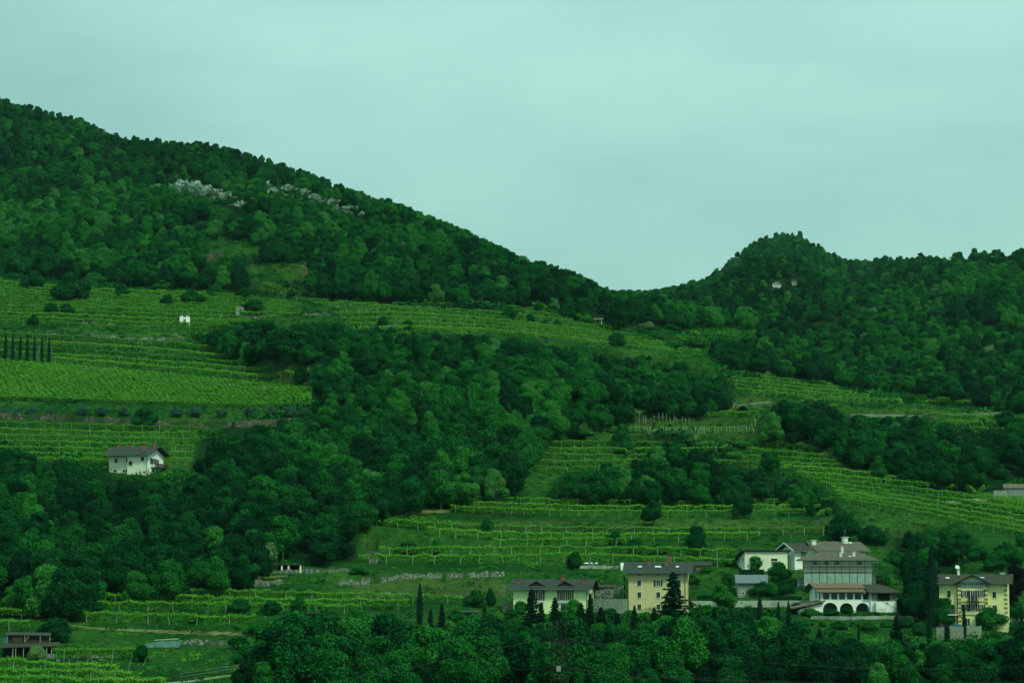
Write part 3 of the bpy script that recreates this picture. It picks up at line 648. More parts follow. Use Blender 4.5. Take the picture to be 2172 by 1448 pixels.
def scatter(name, P, rot, scl, tint, var, protos, label, kind='stuff', cat=None):
    me = bpy.data.meshes.new(name); n = len(P); me.vertices.add(n); me.vertices.foreach_set('co', np.asarray(P, np.float32).ravel())
    for nm, ty, d in (('rotz', 'FLOAT', rot), ('tint', 'FLOAT', tint), ('var', 'INT', var)):
        a = me.attributes.new(nm, ty, 'POINT'); a.data.foreach_set('value', np.asarray(d, np.int32 if ty == 'INT' else np.float32))
    a = me.attributes.new('scl', 'FLOAT_VECTOR', 'POINT'); a.data.foreach_set('vector', np.asarray(scl, np.float32).ravel())
    o = link(name, me); tag(o, label, cat, kind=kind)
    ng = bpy.data.node_groups.new(name, 'GeometryNodeTree'); ng.interface.new_socket('Geometry', in_out='INPUT', socket_type='NodeSocketGeometry'); ng.interface.new_socket('Geometry', in_out='OUTPUT', socket_type='NodeSocketGeometry')
    gi = N(ng, 'NodeGroupInput'); go = N(ng, 'NodeGroupOutput'); jn = N(ng, 'GeometryNodeJoinGeometry'); k = ng.links
    def attr(nm, ty):
        q = N(ng, 'GeometryNodeInputNamedAttribute'); q.data_type = ty; q.inputs['Name'].default_value = nm; return q.outputs[0]
    cx = N(ng, 'ShaderNodeCombineXYZ'); k.new(attr('rotz', 'FLOAT'), cx.inputs[2])
    er = N(ng, 'FunctionNodeEulerToRotation'); k.new(cx.outputs[0], er.inputs[0])
    sc_ = attr('scl', 'FLOAT_VECTOR'); va = attr('var', 'INT')
    for i, p in enumerate(protos):
        oi = N(ng, 'GeometryNodeObjectInfo'); oi.transform_space = 'ORIGINAL'; oi.inputs['Object'].default_value = p; oi.inputs['As Instance'].default_value = False
        cm = N(ng, 'FunctionNodeCompare'); cm.data_type = 'INT'; cm.operation = 'EQUAL'
        k.new(va, cm.inputs[2]); cm.inputs[3].default_value = i
        ip = N(ng, 'GeometryNodeInstanceOnPoints'); k.new(gi.outputs[0], ip.inputs['Points']); k.new(cm.outputs[0], ip.inputs['Selection'])
        k.new(oi.outputs['Geometry'], ip.inputs['Instance']); k.new(er.outputs[0], ip.inputs['Rotation']); k.new(sc_, ip.inputs['Scale'])
        k.new(ip.outputs[0], jn.inputs[0])
    k.new(jn.outputs[0], go.inputs[0])
    md = o.modifiers.new('scatter', 'NODES'); md.node_group = ng; return o
A = np.array([[t_[0], t_[1], t_[2] - .3] for t_ in rest]); n = len(A)
scatter('forest', A, rng.uniform(0, 6.28, n), np.array([[t_[6] / 4, t_[6] / 4, t_[5] / 10] for t_ in rest]), np.array([t_[7] for t_ in rest]), rng.integers(0, NV, n), PROT,
        'dense leafy woods covering the hills and the upper slopes')


# ------------------------------------------------------------------ vine rows
POSTM = {}
def post_mesh(h, r, m):
    if (h, r, m) not in POSTM: POSTM[(h, r, m)] = MB().box(-r, r, -r, r, -.4, h).mesh('post', M[m])
    return POSTM[(h, r, m)]
def vine_row(P, label, group, tint, post_every=5.0, h0=1.05, h1=2.0, width=.55, dens=26, pm='post', pr=.055, ph=2.25, name='vine_row'):
    P = np.array(P); seg = np.linalg.norm(np.diff(P[:, :2], axis=0), axis=1); s = np.concatenate([[0], np.cumsum(seg)]); Lg = s[-1]
    if Lg < 4: return
    o0 = Vector(P[len(P) // 2]); e = link(name, None, loc=o0); tag(e, label, 'vine row', group); e.empty_display_size = 1
    n = int(Lg * dens * 3.0); t = rng.uniform(0, Lg, n)
    gap = vnoise(t / 2.2 + o0.x, t * 0 + o0.y); keep = (gap > -.40) | (rng.random(n) < .3); t = t[keep]; n = len(t)
    Q = np.stack([np.interp(t, s, P[:, i]) for i in range(3)], 1)
    # sloping arbour: a curtain of shoots along the front edge and a leafy roof running back over the terrace
    fr = rng.random(n) < .50; hmod = 1 + .30 * vnoise(t / 1.7 + 40 + o0.x, t * 0 + 3 + o0.y)
    back = np.where(fr, rng.normal(.35, .16, n), rng.uniform(-.35, width * 3.4, n)); up = rng.beta(1.5, 1.2, n)
    hh = np.where(fr, h0 + (h1 - h0) * up * hmod, h1 * hmod - .12 + back * .10 + rng.normal(0, .10, n)); sh = rng.random(n) < .06; hh[sh] += rng.uniform(.05, .40, sh.sum())
    Q[:, 2] += hh; Q[:, 1] += back; Q[:, 0] += rng.normal(0, .1, n)
    Nn = np.stack([rng.normal(0, .3, n), np.where(fr, -.6, -.35), np.where(fr, up * .5, .9)], 1)
    V, Fc = leafcards(Q - np.array(o0), Nn, .38 if o0.y > 700 else .30, jit=.35)
    c = link('foliage', npmesh('foliage', V, Fc, M['vine']), e); c['tint'] = float(tint)
    k = max(2, min(95, int(Lg / post_every))); pmesh = post_mesh(ph, pr, pm)
    for i in range(k):
        ts = (i + .15 + .5 * random.random()) / k * Lg
        p = Vector([float(np.interp(ts, s, P[:, j])) for j in range(3)]) - o0 + Vector((0, -.12, 0))
        q = link('post', pmesh, e, p); q.rotation_euler = (random.gauss(0, .04), random.gauss(0, .07), 0); q.scale = (1, 1, random.uniform(.85, 1.15))
def row_points(r, dD=.7):
    xs = np.arange(r[0, 0], r[-1, 0] + .1, 5.0); ys = np.interp(xs, r[:, 0], r[:, 1]); Ds = np.array([Dat(x, y) for x, y in zip(xs, ys)])
    w = 7; pad = np.pad(Ds, w, mode='edge'); med = np.array([np.median(pad[i:i + 2 * w + 1]) for i in range(len(Ds))]); pad = np.pad(med, 4, mode='edge'); Ds = np.convolve(pad, np.ones(9) / 9, mode='valid') + dD
    return [(ray(x, y)[0] * D, D, gz(x, D)) for x, y, D in zip(xs, ys, Ds)]
ordn = ['top', 'second', 'third', 'fourth', 'fifth', 'sixth', 'seventh', 'eighth', 'ninth', 'tenth', 'eleventh', 'twelfth']
for name, rows, label, kw in ZONES:
    for i, r in enumerate(rows):
        r = r[(r[:, 0] > -115) & (r[:, 0] < 2290)]
        big = kw.get('big'); far = float(at(*r[len(r) // 2])[1]) > 800
        lb = label.replace('vine row', ordn[min(i, 11)] + ' vine row from the top', 1)
        vine_row(row_points(r), lb, 'vine rows of one vineyard plot', .42 + rng.normal(0, .10) + (.06 if name in ('diagonal', 'upper_mid') else 0),
                 post_every=5.5 if big else 4.6, h1=2.1 if big else 1.95, h0=.75, pr=.05 if big else .042, dens=34 if big else (22 if far else 26),
                 pm='white_post' if name in ('upper_mid', 'right_fan', 'centre', 'low_band') else 'post', ph=2.0)
# young plantation with bare white stakes
for i, yy in enumerate((903, 911, 920)):
    r = np.array([(1335, yy + 1), (1480, yy), (1608, yy - 2)], float)
    vine_row(row_points(r), ('back', 'middle', 'front')[i] + ' row of bare white stakes in the young vineyard plot', 'young vine rows with white stakes', .3, post_every=1.3, h0=.5, h1=1.1, dens=7, pm='white_post', pr=.055, ph=2.2, name='young_vine_row')

# ------------------------------------------------------------------ closed vine canopies: nobody could count the vines
def canopy(name, poly, label, dens=20, tint=.55, ang=.35):
    xs = [p[0] for p in poly]; ys = [p[1] for p in poly]; pts = []
    for c in range(NC - 1):
        px = PXG[c]
        if px < min(xs) - 5 or px > max(xs): continue
        yy = te_to_y(ZW[c] / DG[c]); m = np.where(inpoly(px + 0 * yy, yy, poly))[0]
        for j in m:
            if j + 1 >= NR: continue
            ar = abs(XW[c + 1, j] - XW[c, j]) * (DG[c, j + 1] - DG[c, j]); k = rng.poisson(ar * dens)
            if k:
                u_, v_ = rng.random(k), rng.random(k); D = DG[c, j] + (DG[c, j + 1] - DG[c, j]) * v_; X = XW[c, j] + (XW[c + 1, j] - XW[c, j]) * u_
                pts.append(np.stack([X, D, ZW[c, j] + (ZW[c, j + 1] - ZW[c, j]) * v_], 1))
    P = np.concatenate(pts); q = P[:, 0] * math.cos(ang) + P[:, 1] * math.sin(ang)
    q = q + 1.6 * fbm(P[:, 0], P[:, 1], 14, 3); ridge = .5 + .5 * np.cos(q * 2 * math.pi / 1.9)
    P[:, 2] += 1.45 + .32 * ridge + rng.normal(0, .11, len(P)) + .3 * vnoise(P[:, 0] / 1.5, P[:, 1] / 1.5); keep = rng.random(len(P)) < .55 + .45 * ridge; P = P[keep]
    V, Fc = leafcards(P, np.tile([0, -.2, 1.0], (len(P), 1)), .32, jit=.6)
    o = link(name, npmesh(name, V, Fc, M['vine'])); o['tint'] = tint; tag(o, label, 'vines', kind='stuff'); print(name, len(P))
canopy('vine_canopy', [(-200,766),(0,772),(150,784),(340,800),(660,832),(655,868),(500,868),(300,862),(0,852),(-200,850)], 'bright green closed vine canopy of the big smooth field at left')
canopy('vine_canopy', [(2000,1062),(2100,1064),(2300,1066),(2300,1118),(2170,1104),(2080,1086)], 'bright green closed vine canopy at the right edge beside the tiled shed')
canopy('vine_canopy', [(760,1100),(800,1098),(960,1118),(1000,1122),(960,1128),(820,1118),(770,1112)], 'tangled vines on the grassy slope right of the big wood', dens=7, tint=.5)

# ------------------------------------------------------------------ single trees and shrubs
def put(px, py): p, D = at(px, py); return p, D, D / F
def shrub(px, py, wpx, hpx, label, tint=.4, kind='bush', name=None, group=None):
    p, D, s = put(px, py); w, h = wpx * s / 2, hpx * s; p = p - Vector((0, -w * .5, .15)); p.z = gz(px, D + w * .5) - .15 if w > .3 else p.z
    if kind == 'tree': return plant(name or 'broadleaf_tree', 'tree', label, p, CROWN[(int(px) * 7) % NV], TRUNK[int(px) % 3], w / 4.1, h / 10, tint, group)
    if kind == 'olive': return plant(name or 'olive_bush', 'bush', label, p, OLIVE[int(px) % 3], STRUNK, w / 2.0, h / 3.1, tint, group)
    if kind == 'flower': return plant(name or 'blossoming_bush', 'bush', label, p, FLOWER, STRUNK, w / 3.1, h / 5.2, tint, group)
    if kind == 'purple': return plant(name or 'dark_purple_tree', 'tree', label, p, PURPLE, TRUNK[0], w / 3.1, h / 10.2, tint, group)
    if kind == 'cyp': return plant(name or 'cypress_tree', 'cypress', label, p, CYP[int(px) % 3], STRUNK, w / .85, h / 10.1, tint, group, tw=max(.5, w))
    if kind == 'fir': return plant(name or 'conifer_tree', 'conifer', label, p, FIR[int(px) % 3], STRUNK, w / 2.1, h / 10.1, tint, group, tw=1.2)
    return plant(name or 'bush', 'bush', label, p, BUSH[int(px) % 4], STRUNK, w / 3.0, h / 5.1, tint, group)
SH = [
 (70,617,58,46,'dark round bush at the top left corner of the upper terraces',.3),(145,645,78,70,'large dark bush straddling the upper left vine rows',.3),(257,632,46,32,'blue green round bush below the hill edge, right of the large one',.35),
 (197,612,58,34,'bright green bush on the hill edge above the blue green one',.55),(343,618,48,22,'flat bright bush on the top terrace left of the scrub',.6),(353,652,36,34,'dark bush at the left end of the scrub behind the white hut',.25),
 (402,648,62,34,'wide bush in the scrub above the white hut',.35),(455,630,42,30,'round bush above the wide scrub',.4),(520,636,56,26,'low dark bush above the open shed',.25),(537,668,56,36,'blue green round bush beside the ruined tower',.36),
 (617,634,26,20,'small dark bush by the top vine row',.25),(70,693,30,28,'small dark bush above the seven cypresses',.3),(107,668,36,26,'dark bush below the large one at upper left',.28),(140,669,36,26,'second dark bush below the large one, next to the wire fence',.3),
 (303,912,66,48,'big round dark tree in front of the mossy field wall',.3),
 (812,693,28,24,'small round dark bush on the pale stone terrace',.25),(863,697,30,24,'small round dark bush right of its twin on the pale stone terrace',.27),(1050,664,32,32,'dark bush at the left of the knoll',.3),
 (1081,680,42,34,'twin lobed dark bush on the knoll',.32),(1125,686,26,22,'ball shaped dark bush right of the knoll',.22),(1183,693,18,16,'tiny bush on the grass left of the red roofed hut',.4),(1157,690,16,14,'tiniest bush on the knoll grass',.4),
 (1240,691,46,30,'pale bush touching the red roofed hut',.62),(1307,737,46,32,'dark bush standing in the lowest rows right of the big wood',.3),(827,728,36,36,'dark rounded bush rising at the upper edge of the big wood',.3),
 (1528,832,42,36,'dark bush at the left end of the right hand fan of rows',.25),(2085,907,22,20,'small dark bush alone at the right edge rows',.3),(1200,1062,40,26,'low bush below the lowest edge of the middle vineyard',.35),
 (1721,1096,26,36,'slim dark bush in the lower long vine row',.28),(2038,1052,26,20,'little dark bush in the topmost diagonal rows',.3),(1030,1131,32,34,'leggy bush above the long vine row',.38),
 (1160,1152,16,16,'tiny dark bush between the two long rows',.25),(870,1168,74,32,'spreading bush behind the stone hut',.4),(927,1168,30,40,'slim pale green bush right of the stone hut',.55),(1220,1208,42,38,'dark bush behind the pale green house',.25),
 (1305,1157,38,36,'dark bush at the end of the long rows above the ochre house',.36),(1350,1160,60,34,'leafy bush above the white tunnel',.36),(1400,1166,50,28,'leafy bush over the right side of the ochre house',.33),(1345,1196,30,18,'yellow green shrub behind the ochre roof',.85),
 (1010,1290,52,40,'thin airy bush left of the rope pole',.4),(1040,1285,24,38,'dark upright bush beside the rope pole',.2),(412,1309,28,17,'small dark ball bush on the lower left terrace',.3),
 (510,1302,60,34,'pale dull bush among the lower left rows',.35),(575,1304,50,30,'dark low bush at the end of the lower left rows',.25),(633,1302,40,42,'grey green bush with thin stem at the lower left rows',.45),
 (117,1364,78,54,'big dark bush overhanging the wooden shed',.25),(297,1404,42,38,'dark bush below the tarp covered pile',.28),(90,1352,40,30,'dark bush behind the shed roof',.2),
 (1603,1212,46,34,'round fig bush in front of the cream house',.5),(1534,1304,60,68,'fresh green tree right of the ochre house',.6),(1650,1236,60,44,'climbing bush between the metal roof and the scaffolded house',.35),
 (1668,1262,44,34,'dark bush at the foot of the scaffolded house',.22),(1620,1268,60,34,'thin bush before the grey cellar wall',.38),(1500,1215,34,14,'silvery low bush right of the small brown hut',.55),(1470,1240,30,22,'bush beside the ochre house wall',.3),
 (1860,1308,18,12,'little ball bush on the villa lawn',.2),(1800,1302,22,18,'dark pointed bush between two arches',.22),(1770,1306,44,14,'low hedge shrub before the left arch',.42),(1720,1308,50,18,'yellow green shrub in front of the villa garage',.6),
 (2005,1330,60,62,'leafy tree covering the left corner of the yellow villa',.42),(2098,1335,78,48,'olive green tree before the right front of the yellow villa',.5),(2160,1322,40,46,'leafy tree right of the yellow villa',.35),(2040,1180,90,34,'bright foliage on the bank behind the yellow villa',.5),(2110,1212,60,34,'blue green bush behind the yellow villa roof',.38),
 (1940,1240,60,70,'dark tree between the arched villa and the giant cypress',.2),(1930,1300,50,60,'mid green tree right of the villa stair',.35),(1285,1268,44,18,'yellowish shrubs on the terrace right of the pale green house',.7),(1312,1296,28,26,'grey green bush against the pale retaining wall',.45),
 (1215,1303,40,34,'yellow green leafy bush at the pale green house front',.7),(1105,1303,40,30,'airy pale bush at the left of the pale green house front',.55),(410,1024,34,22,'pale rounded bush on the lawn right of the white house',.6),(335,1010,10,8,'tiny dark bush at the corner of the white house',.2),
 (1300,1160,10,10,'tiny bush on the last terrace',.3),(1453,955,70,34,'loose bush at the top of the dark clump',.4),(1633,1003,52,46,'round leafy tree left of the small dark shelter',.38),(1560,950,70,12,'low dark hedge on the middle terrace',.3),(1650,965,50,20,'low bush above the small dark shelter',.45),
 (2140,905,60,40,'dark bush at the right edge above the trees',.25),(60,740,40,10,'low shrub at the foot of the cypress line',.3),
]
GAR = [(1712,1326,34,16,.55,'low flowering shrub at the left end of the villa garden'),(1745,1330,26,14,.45,'small shrub in the villa garden, left of centre'),(1780,1336,40,20,.35,'dark shrub in the villa garden under the left arch'),(1815,1328,30,14,.6,'yellow green shrub in the villa garden'),
 (1842,1340,44,22,.4,'wide shrub in the villa garden under the right arch'),(1880,1330,28,16,.5,'small shrub below the villa stair'),(1925,1338,46,30,.3,'dark bush right of the villa garden'),(1955,1348,40,30,.38,'bush between villa garden and rubble wall'),(1760,1348,36,18,.5,'fresh green shrub on the villa lawn edge'),
 (1700,1344,40,26,.4,'bush between the garden cypresses and the lawn'),(1640,1318,44,26,.45,'bush above the twin garden cypresses'),(1590,1312,46,28,.33,'dark bush left of the garden cypresses'),(1500,1308,50,26,.5,'leafy bush in front of the pale garden wall'),(1556,1312,40,22,.3,'dark bush under the cellar building'),
 (1335,1312,36,20,.6,'yellow green bush at the ochre house foot, left'),(1372,1314,34,18,.75,'yellowish bush at the ochre house foot, middle'),(1415,1312,30,22,.4,'bush at the ochre house foot, right'),(1195,1318,40,24,.45,'bush in front of the pale green house, right half'),(1085,1310,40,20,.35,'low bush at the pale green house, left corner'),
 (1295,1312,40,24,.35,'bush under the pale retaining wall'),(970,1316,44,24,.4,'bush below the left lean-to'),(700,1318,50,24,.45,'bush in front of the lower lean-to'),(760,1322,60,30,.5,'bush right of the lower lean-to'),(820,1326,60,28,.38,'dark bush left of the tall cypress'),(2060,1352,30,14,.5,'little shrub on the rubble wall'),
 (1500,1190,40,20,.4,'bush behind the small brown hut'),(1550,1196,36,22,.33,'dark bush left of the cream house'),(1545,1240,36,26,.4,'bush left of the corrugated roof'),(1900,1200,50,34,.4,'bush on the bank right of the brown roof'),(1875,1240,40,26,.45,'bush right of the scaffolding'),(1960,1190,50,40,.3,'dark tree beside the giant cypress, behind'),
 (2140,1200,70,50,.42,'leafy tree at the right edge above the dark purple tree'),(2080,1190,50,30,.4,'bush on the bank above the yellow villa gable'),(2170,1160,40,30,.5,'bush at the right edge on the bank'),(640,1262,50,14,.4,'low scrub on the lower left bank'),(450,1262,60,14,.4,'low scrub below the big wood'),(760,1220,40,18,.4,'low bush beside the rubble wall'),
 (30,1300,60,26,.35,'dark bush at the left edge under the big wood'),(200,1300,46,24,.3,'dark bush at the start of the lower left rows'),(540,1350,50,26,.45,'bush where the dirt track meets the bottom wood'),(505,1378,60,30,.35,'dark bush at the left edge of the bottom wood'),(520,1410,60,44,.42,'leafy bush above the road railing end'),
 (1100,940,60,26,.4,'bush at the right edge of the big wood'),(1230,935,80,26,.55,'pale bushes above the middle vineyard'),(1270,915,50,20,.5,'small pale bush above the middle vineyard'),(1425,742,50,16,.45,'bush at the end of the upper rows'),(1380,722,60,20,.5,'pale bush at the end of the upper terraces'),(1320,712,40,12,.5,'low bush in the upper terraces right'),
 (1420,705,50,18,.4,'bush left of the far meadow'),(1480,700,30,10,.35,'small bush on the far meadow'),(1550,745,50,24,.35,'bush below the far meadow'),(1590,735,50,26,.5,'brighter bush below the far meadow'),(1470,740,60,20,.45,'grassy bush left below the far meadow')]
SH += [(a, b_, c, d, lb, tn) for a, b_, c, d, tn, lb in GAR]
for q in SH:
    nm = 'hedge' if 'hedge' in q[4] else None
    shrub(*q[:5], tint=q[5] + .07, kind='bush' if (q[3] < 44 or q[3] < q[2] * .8) else 'tree', name=nm)
shrub(1317,958,56,66,'round fresh green tree alone at the left of the middle vineyard',.5,'tree')
shrub(1387,1117,58,54,'round dark tree standing in the long rows left of centre right',.28,'tree')
shrub(1575,1102,44,56,'upright dark tree standing in the long vine rows at right',.3,'tree')
shrub(1477,1160,58,60,'dark tree in front of the stone bank above the cream house',.25,'tree')
shrub(1798,1150,84,62,'broad dark tree behind the scaffolded house roof',.3,'bush',name='broadleaf_tree')
shrub(1855,1158,64,44,'second dark tree right of the broad one behind the roofs',.32,'bush',name='broadleaf_tree')
shrub(605,800,130,62,'wide dark tree in the scrub at the end of the left rows',.3,'bush',name='broadleaf_tree')
shrub(560,775,70,36,'bush left of the wide dark tree in the scrub',.42)
shrub(650,776,60,40,'lighter bush behind the wide dark tree in the scrub',.5)
shrub(2118,1336,60,28,'bush at the right front corner of the yellow villa',.42)
shrub(1690,1298,40,20,'shrub at the low end of the villa garage roof',.4)
shrub(1450,1300,40,40,'dark leafy tree right beside the great fir',.25,'tree')
shrub(373,731,38,24,'white blossoming bush at the left edge of the scrub',.6,'flower')
shrub(560,1200,84,48,'large tree with white blossom at the edge of the big wood',.34,'flower',name='blossoming_tree')
shrub(78,1400,46,34,'bush with pale blossom in front of the wooden shed',.55,'flower')
shrub(900,528,34,22,'pale blossoming tree on the steep hill',.7,'flower',name='blossoming_tree')
shrub(1375,700,40,18,'whitish bush right of the red roofed hut',.6,'flower')
shrub(2110,775,60,40,'pale silvery tree low on the right hill',.45,'flower',name='blossoming_tree')
shrub(1577,880,34,20,'dark little fir on the terrace above the young vines',.2,'fir')
for i, (x, w, h) in enumerate(((2,28,18),(30,30,20),(68,34,22),(105,26,16),(170,34,22),(215,34,22),(262,30,20),(372,32,20),(415,36,22),(470,32,18),(530,40,22),(577,36,22),(615,36,22),(650,28,20))):
    wh = ('leftmost, at the picture edge', 'second from left', 'third from left', 'small fourth one', 'fifth, above the white house wall', 'sixth', 'seventh, left of the dark tree', 'first right of the dark tree', 'second right of the dark tree',
          'third right of the dark tree', 'fourth right of the dark tree', 'fifth right of the dark tree', 'last but one before the wood', 'last one before the wood')[i]
    shrub(x, 884 + (2 if x > 300 else 0), w, h, 'grey green olive bush under the bright field, ' + wh, .5 + random.uniform(-.15, .15), 'olive', group='olive bushes in a row under the bright field')
for i, x in enumerate((11, 26, 42, 57, 72, 88, 103)):
    shrub(x, 764 + i * 1.6, 8, 58 + 2 * (i % 2), ordn[i].replace('top', 'leftmost').replace('second', 'second from left') + ' slim dark cypress of the seven in a line at the left edge', .3, 'cyp', group='seven cypresses in a line')
for px, py, w, h, lb in ((705,815,6,66,'thin lone cypress rising from the big wood'),(890,1324,15,88,'tall pointed cypress alone left of the pale green house'),(913,1330,12,42,'short cypress right of the tall lone one'),(1980,1330,27,178,'giant dark column cypress left of the yellow villa'),
      (1613,1372,18,112,'tall broad cypress, left one of the garden cypresses'),(1652,1356,12,82,'slim cypress in the middle of the garden cypresses'),(1674,1364,13,92,'slim cypress, right one of the garden cypresses'),(1822,1372,6,56,'thin small cypress below the villa arches'),
      (2046,1356,10,78,'slim cypress in front of the yellow villa centre'),(2129,1324,9,54,'slim cypress at the right corner of the yellow villa'),(1972,1366,13,60,'short cypress at the lower left of the yellow villa garden'),(2010,1362,14,48,'leaning short cypress before the rubble wall'),(2168,1330,8,50,'cypress at the right picture edge')):
    shrub(px, py, w, h, lb, .3, 'cyp')
for px, py, w, h, lb in ((1430,1336,66,124,'great dark fir in front of the ochre house'),(937,1330,20,52,'small ragged fir right of the short cypress'),(1028,1330,20,48,'small dark fir left of the rope pole'),(1128,1336,42,88,'large dark fir at the left windows of the pale green house'),
      (1148,1336,26,60,'narrow fir between the two large firs'),(1178,1332,34,66,'dark fir at the middle of the pale green house'),(1233,1342,30,66,'fir at the right corner of the pale green house'),(1252,1338,26,80,'tall thin fir between the pale green house and the retaining wall'),(1275,1342,34,56,'broad fir in front of the pale retaining wall'),
      (1310,1348,28,50,'low dark fir left of the ochre house'),(1346,1342,20,60,'pointed fir at the left windows of the ochre house'),(1388,1346,26,60,'fir under the second window of the ochre house'),(1905,1402,42,100,'black green fir below the arched villa'),(1470,1400,40,80,'dark fir in the bottom wood below the great fir'),(1262,1412,34,66,'dark fir in the bottom wood right of the pylon'),(1330,1402,30,70,'dark fir in the bottom wood left below the ochre house'),(1560,1396,30,84,'dark fir in the bottom wood below the cellar'),(1740,1392,30,60,'dark fir in the bottom wood below the villa garden'),(1100,1392,30,60,'dark fir in the bottom wood below the pale green house'),(1516,1350,26,64,'slim dark fir before the pale garden wall')):
    shrub(px, py, w, h, lb, .35, 'fir')
shrub(2158,1300,60,112,'almost black purple leaved tree at the right picture edge',.3,'purple')
shrub(1925,1222,34,20,'dark blue leaved bush behind the arched villa',.5,'purple')

# ------------------------------------------------------------------ walls that follow the slope, rocks
def wall(pts, h, material, label, thick=.5, name='stone_wall', jag=.12, cat='wall', step=.9):
    P = []
    for a, b_ in zip(pts[:-1], pts[1:]):
        n = max(2, int(abs(b_[0] - a[0]) * at(*a)[1] / F / step))
        for i in range(n): P.append((a[0] + (b_[0] - a[0]) * i / n, a[1] + (b_[1] - a[1]) * i / n))
    P.append(pts[-1]); W_ = []
    for p in P: q, D = at(*p); W_.append(q)
    o0 = W_[len(W_) // 2].copy(); mb = MB()
    zs = [q.z for q in W_]
    for i, q in enumerate(W_):
        z = sum(zs[max(0, i - 3):i + 4]) / len(zs[max(0, i - 3):i + 4])
        top = z + h * (1 + random.uniform(-jag, jag)); x, y = q.x - o0.x, q.y - o0.y; jj_ = random.uniform(-.08, .08) * jag * 6
        mb.v += [(x, y - thick / 2 + jj_, q.z - 1.2 - o0.z), (x, y - thick / 2 + jj_ + .05, top - o0.z), (x, y + thick / 2, top - o0.z), (x, y + thick / 2, q.z - 1.2 - o0.z)]
    for i in range(len(W_) - 1):
        for k in range(3): mb.f.append((4*i + k, 4*i + k + 1, 4*i + 5 + k, 4*i + 4 + k))
    mb.f += [(0, 1, 2, 3), tuple(4 * (len(W_) - 1) + k for k in (3, 2, 1, 0))]
    o = mb.build(name, M[material], loc=o0); tag(o, label, cat); return o
wall([(88,707),(190,716),(290,724),(368,724)], 1.5, 'stone', 'long grey dry stone wall above the left vine rows')
wall([(-100,886),(0,889),(150,894),(270,902),(380,908)], 2.0, 'dstone', 'dark mossy retaining wall under the olive bushes, left part', thick=.8)
wall([(382,908),(500,908),(655,900)], 2.2, 'dstone', 'dark mossy retaining wall under the olive bushes, right part', thick=.8)
wall([(290,804),(400,812),(520,822),(662,834)], .9, 'stone', 'low stone wall along the top of the bright field', jag=.5)
wall([(540,1244),(580,1241),(612,1234)], 1.2, 'stone', 'short crumbling stone wall at the edge of the big wood', jag=.3)
wall([(718,1242),(790,1238),(850,1228),(1000,1224),(1070,1222)], 1.15, 'stone', 'long rubble wall on the terrace left of the pale green house', jag=.35)
wall([(745,1264),(900,1266),(990,1270)], .8, 'stone', 'low rubble wall below the brown grass bank', jag=.4)
wall([(910,1112),(1050,1122),(1240,1126),(1424,1126),(1600,1125),(1756,1121)], .9, 'dstone', 'long brownish stone wall on the bank between the long rows', jag=.3)
wall([(715,655),(800,656),(950,655)], .8, 'stone', 'pale stone wall under the top vine row', jag=.4)
wall([(830,684),(900,681),(1010,684)], .9, 'stone', 'pale stone wall between the two small dark bushes', jag=.4)
wall([(1768,882),(1950,884),(2150,878)], .8, 'pstone', 'long pale wall below the fan of vine rows at right', jag=.1)
wall([(1530,866),(1590,860),(1642,852)], .6, 'pstone', 'short pale wall left of the fan of vine rows', jag=.2)
wall([(1250,1298),(1300,1300),(1332,1300)], 3.0, 'pstone', 'tall pale retaining wall between the pale green and ochre houses', thick=.4, jag=0, name='retaining_wall')
wall([(1258,1268),(1300,1270),(1332,1272)], 2.6, 'stone', 'rock retaining wall above the little terrace between two houses', jag=.2, name='retaining_wall')
wall([(1064,1296),(1076,1297),(1090,1297)], 2.2, 'pstone', 'short grey wall at the left of the pale green house', jag=0, name='retaining_wall')
wall([(1986,1356),(2030,1356),(2082,1354)], 2.5, 'pstone', 'grey rubble wall below the yellow villa', jag=.05, name='retaining_wall')
wall([(1464,1288),(1560,1287),(1718,1286)], 1.4, 'concrete', 'pale garden wall between the ochre house and the arched villa', jag=0, thick=.3, name='garden_wall')
wall([(2138,1318),(2160,1318),(2200,1318)], 1.5, 'concrete', 'low cream wall at the right of the yellow villa', jag=0, thick=.3, name='garden_wall')
wall([(1720,1312),(1800,1314),(1880,1312),(1960,1314)], .7, 'concrete', 'low garden wall in front of the arched villa', jag=.1, thick=.3, name='garden_wall')
wall([(1996,1063),(2040,1062),(2094,1062)], .7, 'concrete', 'low concrete wall left of the tiled shed at the right edge', jag=0, thick=.3)
wall([(385,1368),(430,1366),(482,1366)], .8, 'stone', 'broken stone wall right of the tarp covered pile', jag=.5)
wall([(120,1402),(180,1396),(240,1392)], .5, 'stone', 'low scattered stone wall in front of the wooden shed', jag=.5)
wall([(426,556),(450,553),(474,549)], 3.4, 'dstone', 'grey wall on the clearing of the steep hill', jag=.05)
wall([(165,686),(260,690),(372,692)], .7, 'stone', 'pale stone wall left of the white hut', jag=.5)
wall([(505,672),(600,670),(700,668)], .7, 'stone', 'stone wall right of the ruined tower', jag=.5)
wall([(1230,1205),(1290,1206),(1330,1206)], .7, 'concrete', 'low concrete kerb wall beside the white tunnel', jag=.1)
wall([(540,1216),(640,1214),(740,1212)], .7, 'stone', 'low stone wall in front of the pergola', jag=.4)
wall([(1130,742),(1160,741),(1185,741)], .8, 'stone', 'bit of stone wall at the top of the big wood', jag=.4)
